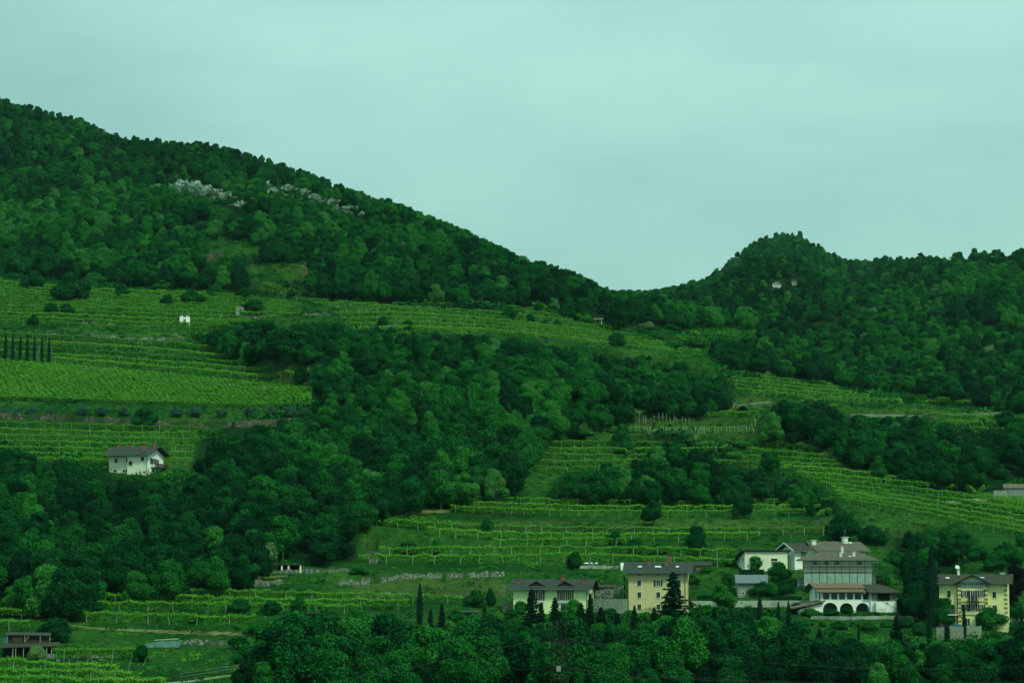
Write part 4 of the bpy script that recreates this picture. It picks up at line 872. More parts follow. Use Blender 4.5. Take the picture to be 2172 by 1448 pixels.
def rock(px, py, wpx, hpx, label):
    hpx *= .7
    p, D, s = put(px, py); w, h = wpx * s / 2, hpx * s
    iv, if_ = ico(4); g = np.random.default_rng(int(px))
    nz = np.abs(fbm(iv[:, 0] * 4 + px, iv[:, 1] * 4 + iv[:, 2] * 3, 1.3, 4))
    v = iv * (1 + nz[:, None] * 1.1 - .25) * np.array([w, w * .8, h * .85]); v[:, 2] += h * .15 + np.floor(fbm(v[:, 0], v[:, 1], 3., 2) * 5) * .35; v[:, 1] += h * .5
    o = link('rock_outcrop', npmesh('rock_outcrop', v, if_, M['rock']), loc=p); tag(o, label, 'rock', 'pale rock outcrops on the steep hill')
for q in ((385,408,56,34,'leftmost jagged pale rock outcrop on the steep hill'),(412,412,46,44,'tall whitish rock outcrop, second from left on the hill'),(440,418,60,34,'broad rock outcrop in the middle of the left group'),(474,428,56,28,'stepped rock outcrop, right of the broad one'),(512,442,50,20,'low rock slab tapering at the right of the left group'),
          (552,402,50,28,'pale rock face, first of the middle group'),(582,416,50,22,'low rock face below the first of the middle group'),(612,410,46,24,'rock face, second of the middle group'),(645,416,40,22,'rock face, third of the middle group'),(668,428,36,22,'small rock at the right of the middle group'),(702,438,56,24,'rock face, left of the right group'),
          (740,452,66,22,'long sloping rock, right of the right group'),(775,462,34,16,'rock at the tail of the right group'),(690,472,34,20,'small rock below the right group'),(725,480,30,14,'little rock under the sloping one'),(845,476,30,14,'small far right rock on the hill'),(335,402,36,16,'small rock left of the main outcrops'),(545,366,28,14,'tiny rock high above the middle group'),(600,440,34,14,'little rock between left and middle groups')): rock(*q)
for q in ((192,789,22,12,'pale boulder at the top edge of the bright field'),(222,791,16,8,'small flat boulder beside the larger one'),(242,792,24,9,'flat boulder, right of the three at the field edge'),(1205,1000,1,1,'')):
    if q[4]: rock(*q)

# ------------------------------------------------------------------ buildings
class B:
    def __init__(s, name, px, py, label, cat='house', extra=0., group=None, side=1):
        p, D = at(px, py); s.px, s.py, s.s = px, py, D / F; s.e = link(name, None, loc=p); s.ex = R(extra); s.D = D
        s.e.rotation_euler = (0, 0, -math.atan(ray(px, py)[0]) + s.ex); tag(s.e, label, cat, group)
    def x(s, px): return (px - s.px) * s.s / math.cos(s.ex)
    def ys(s, px): return abs(px - s.px) * s.s / abs(math.sin(s.ex))     # depth along the visible side wall
    def z(s, py): return (s.py - py) * s.s
    def part(s, name, mb, m, parent=None, label=None):
        o = mb.build(name, M[m], parent or s.e)
        if label: o['label'] = label
        return o
    def win(s, x0, x1, z0, z1, y=0., fr='trim', shut=None, sw=None, wall_='x', name='window', glass='glass', fw=.10, mull=True, sgn=-1):
        """window on the front (plane y) or on a side wall (plane x = y argument, x0..x1 are depths)"""
        def bx(mb, a0, a1, o0, o1, b0, b1):
            lo, hi = y + sgn * o1, y + sgn * o0; lo, hi = min(lo, hi), max(lo, hi)
            return mb.box(a0, a1, lo, hi, b0, b1) if wall_ == 'x' else mb.box(lo, hi, a0, a1, b0, b1)
        mb = MB(); bx(mb, x0 - fw, x0, -.02, .06, z0 - fw, z1 + fw); bx(mb, x1, x1 + fw, -.02, .06, z0 - fw, z1 + fw); bx(mb, x0, x1, -.02, .06, z1, z1 + fw); bx(mb, x0 - .03, x1 + .03, -.02, .12, z0 - fw * 1.01, z0)
        if mull and shut != 'closed': bx(mb, (x0 + x1) / 2 - .03, (x0 + x1) / 2 + .03, .0, .045, z0, z1)
        w = s.part(name, mb, fr)
        if shut == 'closed':
            mb = MB(); n = max(4, int((z1 - z0) / .16)); mid = (x0 + x1) / 2
            for a0, a1 in ((x0, mid - .015), (mid + .015, x1)):
                bx(mb, a0, a1, .0, .03, z0, z1)
                for i in range(n): bx(mb, a0 + .05, a1 - .05, .03, .045, z0 + (i + .25) * (z1 - z0) / n, z0 + (i + .8) * (z1 - z0) / n)
            s.part('shutter', mb, sw or 'gshutter', w)
        else:
            s.part('pane', bx(MB(), x0, x1, .0, .02, z0, z1), glass, w)
            if shut == 'open':
                d = (x1 - x0) * .5
                for a0, a1 in ((x0 - fw - d, x0 - fw - .01), (x1 + fw + .01, x1 + fw + d)):
                    mb = MB(); bx(mb, a0, a1, .062, .10, z0 - .05, z1 + .05)
                    for i in range(7): bx(mb, a0 + .05, a1 - .05, .10, .115, z0 + (i + .2) * (z1 - z0) / 7, z0 + (i + .75) * (z1 - z0) / 7)
                    s.part('shutter', mb, sw or 'gshutter', w)
        return w
    def wpx(s, a, b_, c, d, **k): return s.win(s.x(a), s.x(c), s.z(d), s.z(b_), **k)
    def gable(s, x0, x1, y0, y1, yr, ze, zr, t=.22, m='slate', ze2=None, soffit=True):
        """roof with its ridge along x: front eave y0 at ze, ridge yr at zr, rear eave y1"""
        ze2 = ze if ze2 is None else ze2; mb = MB()
        mb.slab([(x0, y0, ze), (x1, y0, ze), (x1, yr, zr), (x0, yr, zr)], t); mb.slab([(x0, yr + .002, zr), (x1, yr + .002, zr), (x1, y1, ze2), (x0, y1, ze2)], t)
        r = s.part('roof', mb, m)
        g = MB(); g.box(x0, x1, y0 - .14, y0 - .012, ze - t, ze - t + .13); s.part('gutter', g, 'metal', r)
        g = MB(); n = int((x1 - x0) / .8)
        for i in range(n + 1):
            xx = x0 + .1 + i * (x1 - x0 - .2) / n; sl_ = (zr - ze) / (yr - y0); g.slab([(xx - .05, y0 + .1, ze - t + .1 * sl_ - .01), (xx + .05, y0 + .1, ze - t + .1 * sl_ - .01), (xx + .05, y0 + 1.6, ze - t + 1.6 * sl_ - .01), (xx - .05, y0 + 1.6, ze - t + 1.6 * sl_ - .01)], .14)
        s.part('rafters', g, 'wood', r); return r
    def hip(s, x0, x1, y0, y1, xr0, xr1, ze, zr, t=.22, m='brownroof'):
        yr = (y0 + y1) / 2; mb = MB(); a, b_, c, d = (x0, y0, ze), (x1, y0, ze), (x1, y1, ze), (x0, y1, ze); e, f = (xr0, yr, zr), (xr1, yr, zr)
        for q in ((a, b_, f, e), (b_, c, f), (c, d, e, f), (d, a, e)): mb.slab(q, t)
        r = s.part('roof', mb, m); g = MB(); g.box(x0, x1, y0 - .14, y0 - .012, ze - t, ze - t + .13); s.part('gutter', g, 'metal', r); return r
    def chim(s, r, x, y, z0, z1, w=.6, m='brick'):
        mb = MB(); mb.box(x - w / 2, x + w / 2, y - w / 2, y + w / 2, z0, z1 - .25); mb.box(x - w * .68, x + w * .68, y - w * .68, y + w * .68, z1 - .12, z1)
        for i in (-1, 1):
            for j in (-1, 1): mb.box(x + i * w * .42 - .06, x + i * w * .42 + .06, y + j * w * .42 - .06, y + j * w * .42 + .06, z1 - .25, z1 - .12)
        s.part('chimney', mb, m, r)
    def skylight(s, r, x, y, z, sl_, w=.8, d=.7):
        s.part('skylight', MB().slab([(x - w/2, y, z + .1), (x + w/2, y, z + .1), (x + w/2, y + d, z + .1 + d * sl_), (x - w/2, y + d, z + .1 + d * sl_)], .09), 'plastic', r)
    def antenna(s, r, x, y, z, h=2.):
        mb = MB(); mb.tube((x, y, z), (x, y, z + h), .03)
        for i, l in ((.98, .5), (.85, .4), (.72, .3)): mb.tube((x - l, y, z + h * i), (x + l, y, z + h * i), .02)
        s.part('antenna', mb, 'metal', r)
def balcony(b, x0, x1, y0, y1, z, h=1.0, m='wood', wall_='x', parent=None):
    mb = MB()
    if wall_ == 'x':
        mb.box(x0, x1, y0, y1, z - .16, z); bal = b.part('balcony', mb, m); g = MB(); g.box(x0, x1, y0, y0 + .07, z + h - .08, z + h)
        for i in range(int((x1 - x0) / .17) + 1): g.box(x0 + i * .17, x0 + i * .17 + .06, y0 + .01, y0 + .05, z, z + h - .08)
        for xx in (x0, x1 - .06): g.box(xx, xx + .06, y0 + .07, y1, z + h - .08, z + h); g.box(xx, xx + .06, y0 + .07, y1, z + .3, z + .36)
    else:
        mb.box(x0, x1, y0, y1, z - .16, z); bal = b.part('balcony', mb, m); g = MB(); g.box(x1 - .07, x1, y0, y1, z + h - .08, z + h)
        for i in range(int((y1 - y0) / .17) + 1): g.box(x1 - .05, x1 - .01, y0 + i * .17, y0 + i * .17 + .07, z, z + h - .08)
        for yy in (y0, y1 - .06): g.box(x0, x1 - .07, yy, yy + .06, z + h - .08, z + h); g.box(x0, x1 - .07, yy, yy + .06, z + .3, z + .36)
    b.part('railing', g, m, bal); return bal

# --- lone white house on the left
b = B('white_house', 311, 1009, 'lone white house with dark roof and wooden balcony above the dark wood', extra=-26)
x0 = b.x(228); xs = b.x(270); Wd = b.ys(346); ze = b.z(962); yr = Wd / 2; zr = ze + yr * .40
w = MB(); w.box(xs, 0, 0, Wd, -4, ze - .1); w.box(x0, xs - .003, .9, Wd - .5, -4, ze - .1); b.part('wall', w, 'cream')
w = MB(); w.prism([(0.01, -3.9), (Wd - .01, -3.9), (Wd - .01, ze - .12), (yr, zr - .3), (0.01, ze - .12)], 'x', -.3, .03); b.part('gable_wall', w, 'white')
r = b.gable(x0 - 1.3, 1.5, -1.1, Wd + 1.3, yr, ze - .1, zr + .3, m='slate')
for px, h in ((246, .9), (274, 1.0), (321, 1.2)): b.chim(r, b.x(px) - 1.2, yr - 1.2, zr - .6, zr + .6 + h * .6, .6)
b.chim(r, b.x(297), 1.6, ze + .2, zr + .9, 1.0)
for q, yy in (((240,971,246,979), .9), ((264,970,269,979), .9), ((273,977,281,986), 0), ((299,968,305,977), 0)): b.wpx(*q, y=yy, shut='closed', sw='dshutter')
for q in ((238,995,245,999), (258,995,262,999), (264,995,268.5,999)): b.wpx(*q, y=.9, mull=False)
for a, c, d, e_ in ((321,327,971,982), (331,336,972,983)): b.win(b.ys(a), b.ys(c), b.z(e_), b.z(d), y=.03, wall_='y', sgn=1, shut='open' if a == 321 else None, sw='dshutter', name='balcony_door')
for a, c in ((323,327), (330.5,334)): b.win(b.ys(a), b.ys(c), b.z(999), b.z(994), y=.03, wall_='y', sgn=1)
b.win(b.ys(313), b.ys(314.6), b.z(1005), b.z(992), y=.03, wall_='y', sgn=1, name='door', glass='wood')
balcony(b, .03, 1.3, b.ys(319.5), b.ys(346.5), b.z(989), wall_='y')
g = MB(); g.tube((.06, -.06, -2), (.06, -.06, ze - .3), .07); b.part('drainpipe', g, 'wood')
# --- pale green house
b = B('pale_green_house', 1246, 1300, 'pale green house with brown shutters and two roof dormers behind dark firs', extra=-9)
x0 = b.x(1089); Wd = 8.4; ze = b.z(1247); yr = Wd / 2; zr = ze + 1.75
b.part('wall', MB().prism([(0, -3), (Wd, -3), (Wd, ze), (yr, zr - .25), (0, ze)], 'x', x0, 0), 'pgreen')
r = b.gable(x0 - 1.0, 1.2, -1.2, Wd + 1.2, yr, ze - .15, zr + .15, m='slate')
for ax in (1138.5, 1199.5):
    x = b.x(ax); d = MB(); zb = ze + .55; y0 = .3
    fr = b.part('dormer', MB().prism([(x - 1.3, zb), (x + 1.3, zb), (x, zb + .75)], 'y', y0, y0 + .5), 'wood', r)
    d.slab([(x - 1.75, y0 - .35, zb - .02), (x, y0 - .35, zb + .98), (x, y0 + 3, zb + .98), (x - 1.75, y0 + 3, zb - .02)], .14); d.slab([(x + .002, y0 - .35, zb + .98), (x + 1.75, y0 - .35, zb - .02), (x + 1.75, y0 + 3, zb - .02), (x + .002, y0 + 3, zb + .98)], .14)
    b.part('dormer', d, 'slate', r)
    b.part('dormer', MB().box(x - 1.4, x + 1.4, y0 - .25, y0 - .1, zb - .22, zb - .1), 'brick', r)
for px, w_, h in ((1096, .7, .9), (1188, .8, 1.3), (1236, .75, 1.0)): b.chim(r, b.x(px), 1.5 if px != 1188 else 3.6, ze + .2, zr + (.1 if px != 1188 else .9), w_)
b.antenna(r, b.x(1100), 3, zr - .3, 2.0)
for a, c in ((1126,1132), (1142.5,1150.5), (1187,1194), (1205,1212)): b.wpx(a, 1252, c, 1273, shut='open', sw='shutter')
for a, c in ((1126,1132), (1142.5,1150.5), (1190,1210)): b.wpx(a, 1281, c, 1294, mull=True)
b.part('balcony', MB().box(b.x(1186), b.x(1214), -.35, -.01, b.z(1277.5), b.z(1275)), 'plastic'); b.part('balcony', MB().box(b.x(1140), b.x(1155), -.35, -.01, b.z(1277.5), b.z(1275)), 'plastic')
for yy in (2.3, 5.4): b.win(yy, yy + 1, b.z(1275), b.z(1257), y=0, wall_='y', sgn=1, shut='open', sw='shutter')
g = MB(); g.tube((-.12, -.07, -2), (-.12, -.07, ze - .4), .06); b.part('drainpipe', g, 'wood')
# --- ochre house
b = B('ochre_house', 1396, 1302, 'tall ochre four storey house with slate roof behind the great fir', extra=-2)
xa, xb = b.x(1334), b.x(1459); Wd = 9.; ze = b.z(1213); yr = Wd / 2; zr = ze + 1.9
b.part('wall', MB().prism([(0, -4), (Wd, -4), (Wd, ze), (yr, zr - .25), (0, ze)], 'x', xa, xb), 'ochre')
r = b.gable(xa - 1.2, xb + 1.15, -1.2, Wd + 1.2, yr, ze - .05, zr + .2, m='slate')
for px, yy, h, w_ in ((1376.5, 2.6, .7, .65), (1414, 2.2, .7, .8), (1419, 4.5, 1.8, .9)): b.chim(r, b.x(px), yy, ze + .3, zr + h, w_)
for px, w_ in ((1357.5, .8), (1396, 1.3), (1437, .6)): b.skylight(r, b.x(px), .9, ze + .9, .38, w=w_)
b.antenna(r, b.x(1408), 4.4, zr, 1.8)
for a, c in ((1352.5,1360.5), (1392.5,1400.5), (1436,1444)):
    b.wpx(a, 1216, c, 1221.5, mull=False)
    for i, (d, e_) in enumerate(((1231,1242.5), (1255.5,1267.5), (1281,1291.5))): b.wpx(a, d, c, e_, shut='open' if (i == 0 and a == 1392.5) else 'closed')
g = MB(); g.tube((xb - .6, -.07, -2), (xb - .6, -.07, ze - .3), .07); b.part('drainpipe', g, 'brick')
for k in (-1, 1):
    xx = xa if k < 0 else xb
    for zz in (b.z(1232), b.z(1250), b.z(1268)):
        mb = MB(); mb.box(min(xx + k * .005, xx + k * 1.1), max(xx + k * .005, xx + k * 1.1), 1.2, 7.5, zz - .15, zz); bb = b.part('balcony', mb, 'wood'); g = MB(); g.box(min(xx + k * 1.02, xx + k * 1.1), max(xx + k * 1.02, xx + k * 1.1), 1.2, 7.5, zz + .9, zz + 1.0)
        for i in range(30): g.box(min(xx + k * 1.03, xx + k * 1.09), max(xx + k * 1.03, xx + k * 1.09), 1.2 + i * .21, 1.26 + i * .21, zz, zz + .9)
        b.part('railing', g, 'wood', bb)
b.part('terrace_railing', (lambda g: ([g.tube((b.x(1352 + i * 3), -2.2, -1), (b.x(1352 + i * 3), -2.2, 1.0), .03) for i in range(24)], g.tube((b.x(1350), -2.2, 1.0), (b.x(1424), -2.2, 1.0), .04), g)[-1])(MB()), 'metal')
# --- cream house with low mono pitch roof
b = B('cream_house', 1580, 1213, 'cream house with thin sloping roof, flower box and clipped hedge, left of the scaffolded house', extra=14)
xb = b.x(1670); Wd = 9.; ze = b.z(1170)
b.part('wall', MB().prism([(0, -3), (Wd, -3), (Wd, ze - 2.3), (0, ze)], 'x', 0, xb), 'cream')
mb = MB(); mb.slab([(-.9, -.7, ze + .45), (xb + .7, -.7, ze + .45), (xb + .7, Wd + .6, ze - 2.1), (-.9, Wd + .6, ze - 2.1)], .16); r = b.part('roof', mb, 'darkroof')
g = MB()
for i in range(22): x = -.7 + i * (xb + 1.2) / 21; g.box(x, x + .1, -.62, .2, ze + .02, ze + .20)
b.part('rafters', g, 'brick', r)
b.wpx(1600.5, 1182, 1613, 1188.5, mull=False); b.wpx(1635.5, 1184, 1648.5, 1189.5, mull=False)
b.part('flower_box', MB().box(b.x(1637), b.x(1648), -.4, -.07, b.z(1194), b.z(1191)), 'shutter')
b.part('vent_panel', MB().box(b.x(1603), b.x(1606.4), -.1, -.01, b.z(1179), b.z(1173.5)).box(b.x(1607), b.x(1612), -.1, -.01, b.z(1179), b.z(1173.5)), 'trim')
b.win(1.2, 2.4, b.z(1190), b.z(1182), y=0, wall_='y'); b.win(4.5, 5.7, b.z(1190), b.z(1182), y=0, wall_='y')
g = MB()
for i in range(26): g.tube((b.x(1630 + i * 1.8), -1.6, -.8), (b.x(1630 + i * 1.8), -1.6, .7), .02)
g.tube((b.x(1630), -1.6, .7), (b.x(1675), -1.6, .7), .03); b.part('railing', g, 'metal')
b.antenna(r, b.x(1580), 2, ze - .3, 1.2)
def hedge(px0, px1, py, h, label, d=1.2):
    p, D = at((px0 + px1) / 2, py); s = D / F; Lx = (px1 - px0) * s; n = int(Lx * 220)
    P = np.stack([rng.uniform(-Lx/2, Lx/2, n), rng.choice([-d/2, d/2, 0], n, p=[.5, .1, .4]) , rng.uniform(0, h, n)], 1); top = P[:, 1] == 0; P[top, 1] = rng.uniform(-d/2, d/2, top.sum()); P[top, 2] = h
    Nn = np.where(top[:, None], np.array([0, 0, 1.]), np.array([0, -1., .2])); V, Fc = leafcards(P + rng.normal(0, .03, P.shape), Nn, .22, jit=.35)
    mb = MB().box(-Lx/2 + .05, Lx/2 - .05, -d/2 + .05, d/2 - .05, -1, h - .05); nv = len(V)
    me = bpy.data.meshes.new('hedge'); me.from_pydata([tuple(v) for v in V] + mb.v, [], [tuple(f) for f in Fc] + [tuple(i + nv for i in f) for f in mb.f]); me.materials.append(M['conifer'])
    o = link('hedge', me, loc=p); o['tint'] = .6; tag(o, label, 'hedge')
hedge(1568, 1620, 1220, 1.35, 'clipped dark hedge in front of the cream house')
hedge(1480, 1545, 1270, .8, 'low dark hedge above the pale garden wall beside the ochre house')
hedge(1640, 1700, 1272, .8, 'low dark hedge left of the arched villa')
# --- cellar with grey metal roof
b = B('cellar_building', 1565, 1266, 'low grey cellar building with corrugated metal roof below the cream house', 'building', extra=4)
xb = b.x(1612); ze = b.z(1237)
b.part('wall', MB().box(0, xb, 0, 6, -2, ze), 'grey')
r = b.part('roof', MB().slab([(-.5, -.6, ze + .15), (b.x(1628), -.6, ze + .15), (b.x(1633), 5.6, ze + 1.95), (b.x(1563), 5.6, ze + 1.95)], .15), 'metalroof')
g = MB()
for x in (b.x(1614), b.x(1624)): g.tube((x, -.4, -1), (x, -.4, ze + .1), .07)
b.part('post', g, 'wood')
for a in (1573, 1594): b.wpx(a, 1255, a + 6, 1259, mull=False)
# --- small white gabled building
b = B('small_gabled_house', 1686, 1208, 'small white building with pale edged gable roof behind the cream house', extra=38)
xb = b.x(1714); Wd = 5.0; ze = b.z(1166); yr = Wd / 2; zr = ze + 1.5
b.part('wall', MB().prism([(0, -3), (Wd, -3), (Wd, ze), (yr, zr - .2), (0, ze)], 'x', 0, xb), 'white')
r = b.gable(-1.2, xb + .8, -1.1, Wd + 1.1, yr, ze - .1, zr + .2, m='darkroof')
b.part('bargeboard', MB().slab([(-1.32, -1.15, ze - .05), (-1.21, -1.15, ze - .05), (-1.21, yr, zr + .28), (-1.32, yr, zr + .28)], .3).slab([(-1.32, yr, zr + .28), (-1.21, yr, zr + .28), (-1.21, Wd + 1.15, ze - .05), (-1.32, Wd + 1.15, ze - .05)], .3), 'trim', r)
b.wpx(1699, 1170, 1709, 1186, glass='grey'); b.antenna(r, 1.0, yr, zr, 2.2)
# --- brown roofed house at the back
b = B('brown_roofed_house', 1736, 1208, 'house with large brown tiled gable roof behind the scaffolded house', extra=20)
xb = b.x(1836); Wd = 10.5; ze = b.z(1166); yr = Wd / 2; zr = ze + 1.9
b.part('wall', MB().prism([(0, -3), (Wd, -3), (Wd, ze), (yr, zr - .2), (0, ze)], 'x', 0, xb), 'cream')
r = b.gable(-1.2, xb + .7, -1.2, Wd + 1.2, yr, ze - .1, zr + .2, m='brownroof')
b.chim(r, b.x(1736), 3.2, ze + .5, zr + .5, 1.0, 'trim'); b.chim(r, b.x(1806), 4.4, zr - .8, zr + 1.3, 1.2, 'trim'); b.antenna(r, b.x(1806), 4.4, zr + 1.2, 1.7); b.skylight(r, b.x(1816), 3.6, ze + 1.6, .4)
for px in (1760, 1775, 1800): b.part('roof_vent', MB().tube((b.x(px), 3., ze + 1.), (b.x(px), 3., ze + 2.4), .07), 'metal', r)
b.win(2, 3, b.z(1180), b.z(1172), y=0, wall_='y'); b.wpx(1760, 1174, 1768, 1184); b.wpx(1800, 1174, 1808, 1184)
# --- scaffolded house
b = B('scaffolded_house', 1776, 1256, 'tall unfinished house wrapped in scaffolding and grey green netting above the arched villa', extra=0)
xa, xb = b.x(1704), b.x(1850); ze = b.z(1188); Wd = 11.
w = MB().box(xa, xb, 0, Wd, b.z(1213), ze); b.part('wall', w, 'cream'); b.part('wall', MB().box(xa + .01, xb - .01, .012, Wd, -3, b.z(1213) - .002), 'grey'); b.part('wall', MB().box(b.x(1692), xa - .005, .6, 7, -3, b.z(1223)), 'grey')
b.part('wall', MB().box(xb + .005, b.x(1856), .5, 6, -3, b.z(1222)), 'trim')
r = b.hip(b.x(1690), b.x(1864), -1.5, Wd - 1.5, b.x(1742), b.x(1818), b.z(1187), b.z(1169.5))
for px, yy, z1, w_ in ((1784.5, .6, 1171, .55), (1788, 3.0, 1159, .55), (1812, .9, 1170, .6)): b.chim(r, b.x(px), yy, b.z(1184), b.z(z1), w_, 'trim')
b.skylight(r, b.x(1804), .4, b.z(1181), .32, .6, .5)
for px in (1726, 1750, 1772.5, 1819): b.wpx(px, 1190, px + 9, 1197, mull=False, glass='black'); b.win(b.x(px), b.x(px + 9), b.z(1215.5), b.z(1213.6), y=-.0, mull=False, glass='black', fw=.04)
sc_px = [1706, 1723, 1739, 1755, 1771, 1786, 1802, 1818, 1834, 1849]
for px in sc_px:
    b.part('scaffold_pole', MB().tube((b.x(px), -1.15, -2), (b.x(px), -1.15, b.z(1189)), .06), 'wood')
for k in (1200.5, 1213, 1226, 1240): b.part('scaffold_plank', MB().box(b.x(1705), b.x(1850), -1.1, -.35, b.z(k) - .07, b.z(k)), 'wood' if k < 1220 else 'metal')
for k in (1198, 1211): b.part('scaffold_rail', MB().tube((b.x(1693), -1.22, b.z(k) + .5), (b.x(1862), -1.22, b.z(k) + .5), .045), 'plastic' if k == 1198 else 'metal')
for i in range(len(sc_px) - 1): b.part('netting', MB().box(b.x(sc_px[i]) + .08, b.x(sc_px[i + 1]) - .05, -1.26 + .05 * (i % 2), -1.235 + .05 * (i % 2), b.z(1242), b.z(1216)), 'net')
for k, (px0, px1) in (((1218), (1690, 1704)), ((1186 + 10), (1850, 1862)), ((1219), (1852, 1872)), ((1236), (1852, 1872))):
    b.part('scaffold_plank', MB().box(b.x(px0), b.x(px1), -.9, .3, b.z(k) - .08, b.z(k)), 'wood')
for px in (1858, 1866, 1872): b.part('scaffold_pole', MB().tube((b.x(px), -.5, -2), (b.x(px), -.5, b.z(1217)), .06), 'wood')
# --- white arched villa
b = B('arched_villa', 1745, 1303, 'white villa with three arches, terracotta roof and outside stair below the scaffolded house', extra=16)
x1 = b.x(1845); x2 = b.x(1899); ze = b.z(1257); Wd = 9.
mb = MB(); zt = b.z(1271); N_ = 20
arches = [(b.x(1761), b.x(1776) - b.x(1761)), (b.x(1795), b.x(1809) - b.x(1795)), (b.x(1829), b.x(1843) - b.x(1829))]
edges = [0.0]; zs_ = b.z(1292)
cur = 0.0
for cx_, rad in arches:
    mb.box(cur, cx_ - rad, 0, .4, -2, zt)
    for i in range(N_):
        u0, u1 = -1 + 2 * i / N_, -1 + 2 * (i + 1) / N_; um = (u0 + u1) / 2; zz = zs_ + math.sqrt(max(0, 1 - um * um)) * rad * .92
        mb.box(cx_ + u0 * rad, cx_ + u1 * rad, 0, .4, zz, zt)
    cur = cx_ + rad
mb.box(cur, x1, 0, .4, -2, zt); b.part('arcade_wall', mb, 'white')
b.part('porch_back_wall', MB().box(0, x1, 2.8, 3.0, -2, zt), 'grey'); b.part('porch_ceiling', MB().box(0, x1, .405, 2.795, zt - .2, zt - .002), 'trim')
b.part('door', MB().box(b.x(1766), b.x(1771), 2.72, 2.795, -1, b.z(1286)), 'metal')
b.part('wall', MB().box(0.002, x1, .03, Wd, zt + .002, ze), 'white')
for a, c in ((1747,1759), (1763.5,1775), (1780,1791.5), (1797,1808), (1813.5,1825), (1830.5,1841)): b.win(b.x(a), b.x(c), b.z(1270), b.z(1258.5), y=.03, fr='wood', fw=.05, glass='glass')
g = MB()
for px in (1761, 1777.5, 1794, 1810.5, 1827.5): g.box(b.x(px) - .22, b.x(px) + .22, -.12, .028, zt, ze)
b.part('pilaster', g, 'white')
b.part('wall', MB().prism([(.03, -2), (Wd, -2), (Wd, b.z(1252)), (Wd * .55, b.z(1240)), (.03, ze)], 'x', -.3, -.003), 'white')
b.win(3.2, 4.3, b.z(1268), b.z(1250), y=-.3, wall_='y', shut='closed', sw='metal', name='door'); b.win(.6, 1.6, b.z(1270), b.z(1256), y=-.3, wall_='y', name='door')
ry = Wd * .55; zr = b.z(1239)
mb = MB(); mb.slab([(-1.4, -1.0, ze - .05 + .25), (b.x(1834), -1.0, ze + .2), (b.x(1834), 1.2, ze + .9), (-1.4, 1.2, ze + .9)], .18); mb.slab([(-1.6, .8, ze + 1.1), (b.x(1838), .8, ze + 1.1), (b.x(1838), ry, zr + .3), (-1.6, ry, zr + .3)], .18); mb.slab([(-1.6, ry + .002, zr + .3), (b.x(1838), ry + .002, zr + .3), (b.x(1838), Wd + 1.6, ze + .3), (-1.6, Wd + 1.6, ze + .3)], .18)
r = b.part('roof', mb, 'redroof')
g = MB(); g.box(-1.4, b.x(1834), -1.12, -1.01, ze + .02, ze + .14); b.part('gutter', g, 'wood', r)
b.part('wall', MB().box(x1 + .003, x2, -.35, Wd - 2, -2, b.z(1255)), 'white'); b.part('wall', MB().box(x1 + .2, x2 - .01, -.37, -.352, b.z(1275), b.z(1256)), 'grey')
mb = MB(); xa_, xb_ = b.x(1836), b.x(1910); yy0, yy1 = -1.4, Wd - .8; zz = b.z(1256)
for q in (((xa_, yy0, zz), (xb_, yy0, zz), (xb_ - 3.5, 3.6, zz + 1.7), (xa_ + .5, 3.6, zz + 1.7)), ((xb_, yy0, zz), (xb_, yy1, zz), (xb_ - 3.5, 3.6, zz + 1.7)), ((xb_, yy1, zz), (xa_, yy1, zz), (xa_ + .5, 3.6, zz + 1.7), (xb_ - 3.5, 3.6, zz + 1.7)), ((xa_, yy1, zz), (xa_, yy0, zz), (xa_ + .5, 3.6, zz + 1.7))): mb.slab(q, .2)
r2 = b.part('roof', mb, 'darkroof'); b.part('gutter', MB().box(xa_, xb_, yy0 - .13, yy0 - .01, zz - .2, zz - .06), 'wood', r2)
b.win(b.x(1860), b.x(1884), b.z(1272.5), b.z(1258), y=-.372, fr='wood', fw=.08, name='picture_window'); b.win(b.x(1877), b.x(1882), b.z(1279), b.z(1277), y=-.352, mull=False)
st = MB(); n = 16
for i in range(n):
    xx0 = b.x(1853) + (x2 - b.x(1853)) * i / n; xx1 = b.x(1853) + (x2 - b.x(1853)) * (i + 1) / n; z1_ = b.z(1276) - (b.z(1276) - b.z(1300)) * (i + .5) / n
    st.box(xx0, xx1 - .002, -1.5, -.36, -2, z1_)
b.part('stair', st, 'white')
g = MB(); g.tube((b.x(1853), -1.45, b.z(1276) + .8), (x2, -1.45, b.z(1300) + .8), .05)
for i in range(18): t_ = i / 17; g.tube((b.x(1853) + (x2 - b.x(1853)) * t_, -1.45, b.z(1276 + 24 * t_) - .1), (b.x(1853) + (x2 - b.x(1853)) * t_, -1.45, b.z(1276 + 24 * t_) + .8), .025)
b.part('railing', g, 'wood')
# garage wing to the left
lx = -5.2
b.part('garage_wall', MB().prism([(lx, -2), (-.31, -2), (-.31, b.z(1280)), (lx, b.z(1292))], 'y', -.3, 3), 'white')
b.part('roof', MB().slab([(lx - 1.9, -1.2, b.z(1289)), (.35, -1.2, b.z(1273)), (.35, 3.4, b.z(1271)), (lx - 1.9, 3.4, b.z(1287))], .2), 'redroof')
b.part('garage_door', MB().box(lx + .6, -.9, -.38, -.31, -1, b.z(1294)), 'grey')
b.antenna(r2, b.x(1846), 1, zz + .6, 1.6)
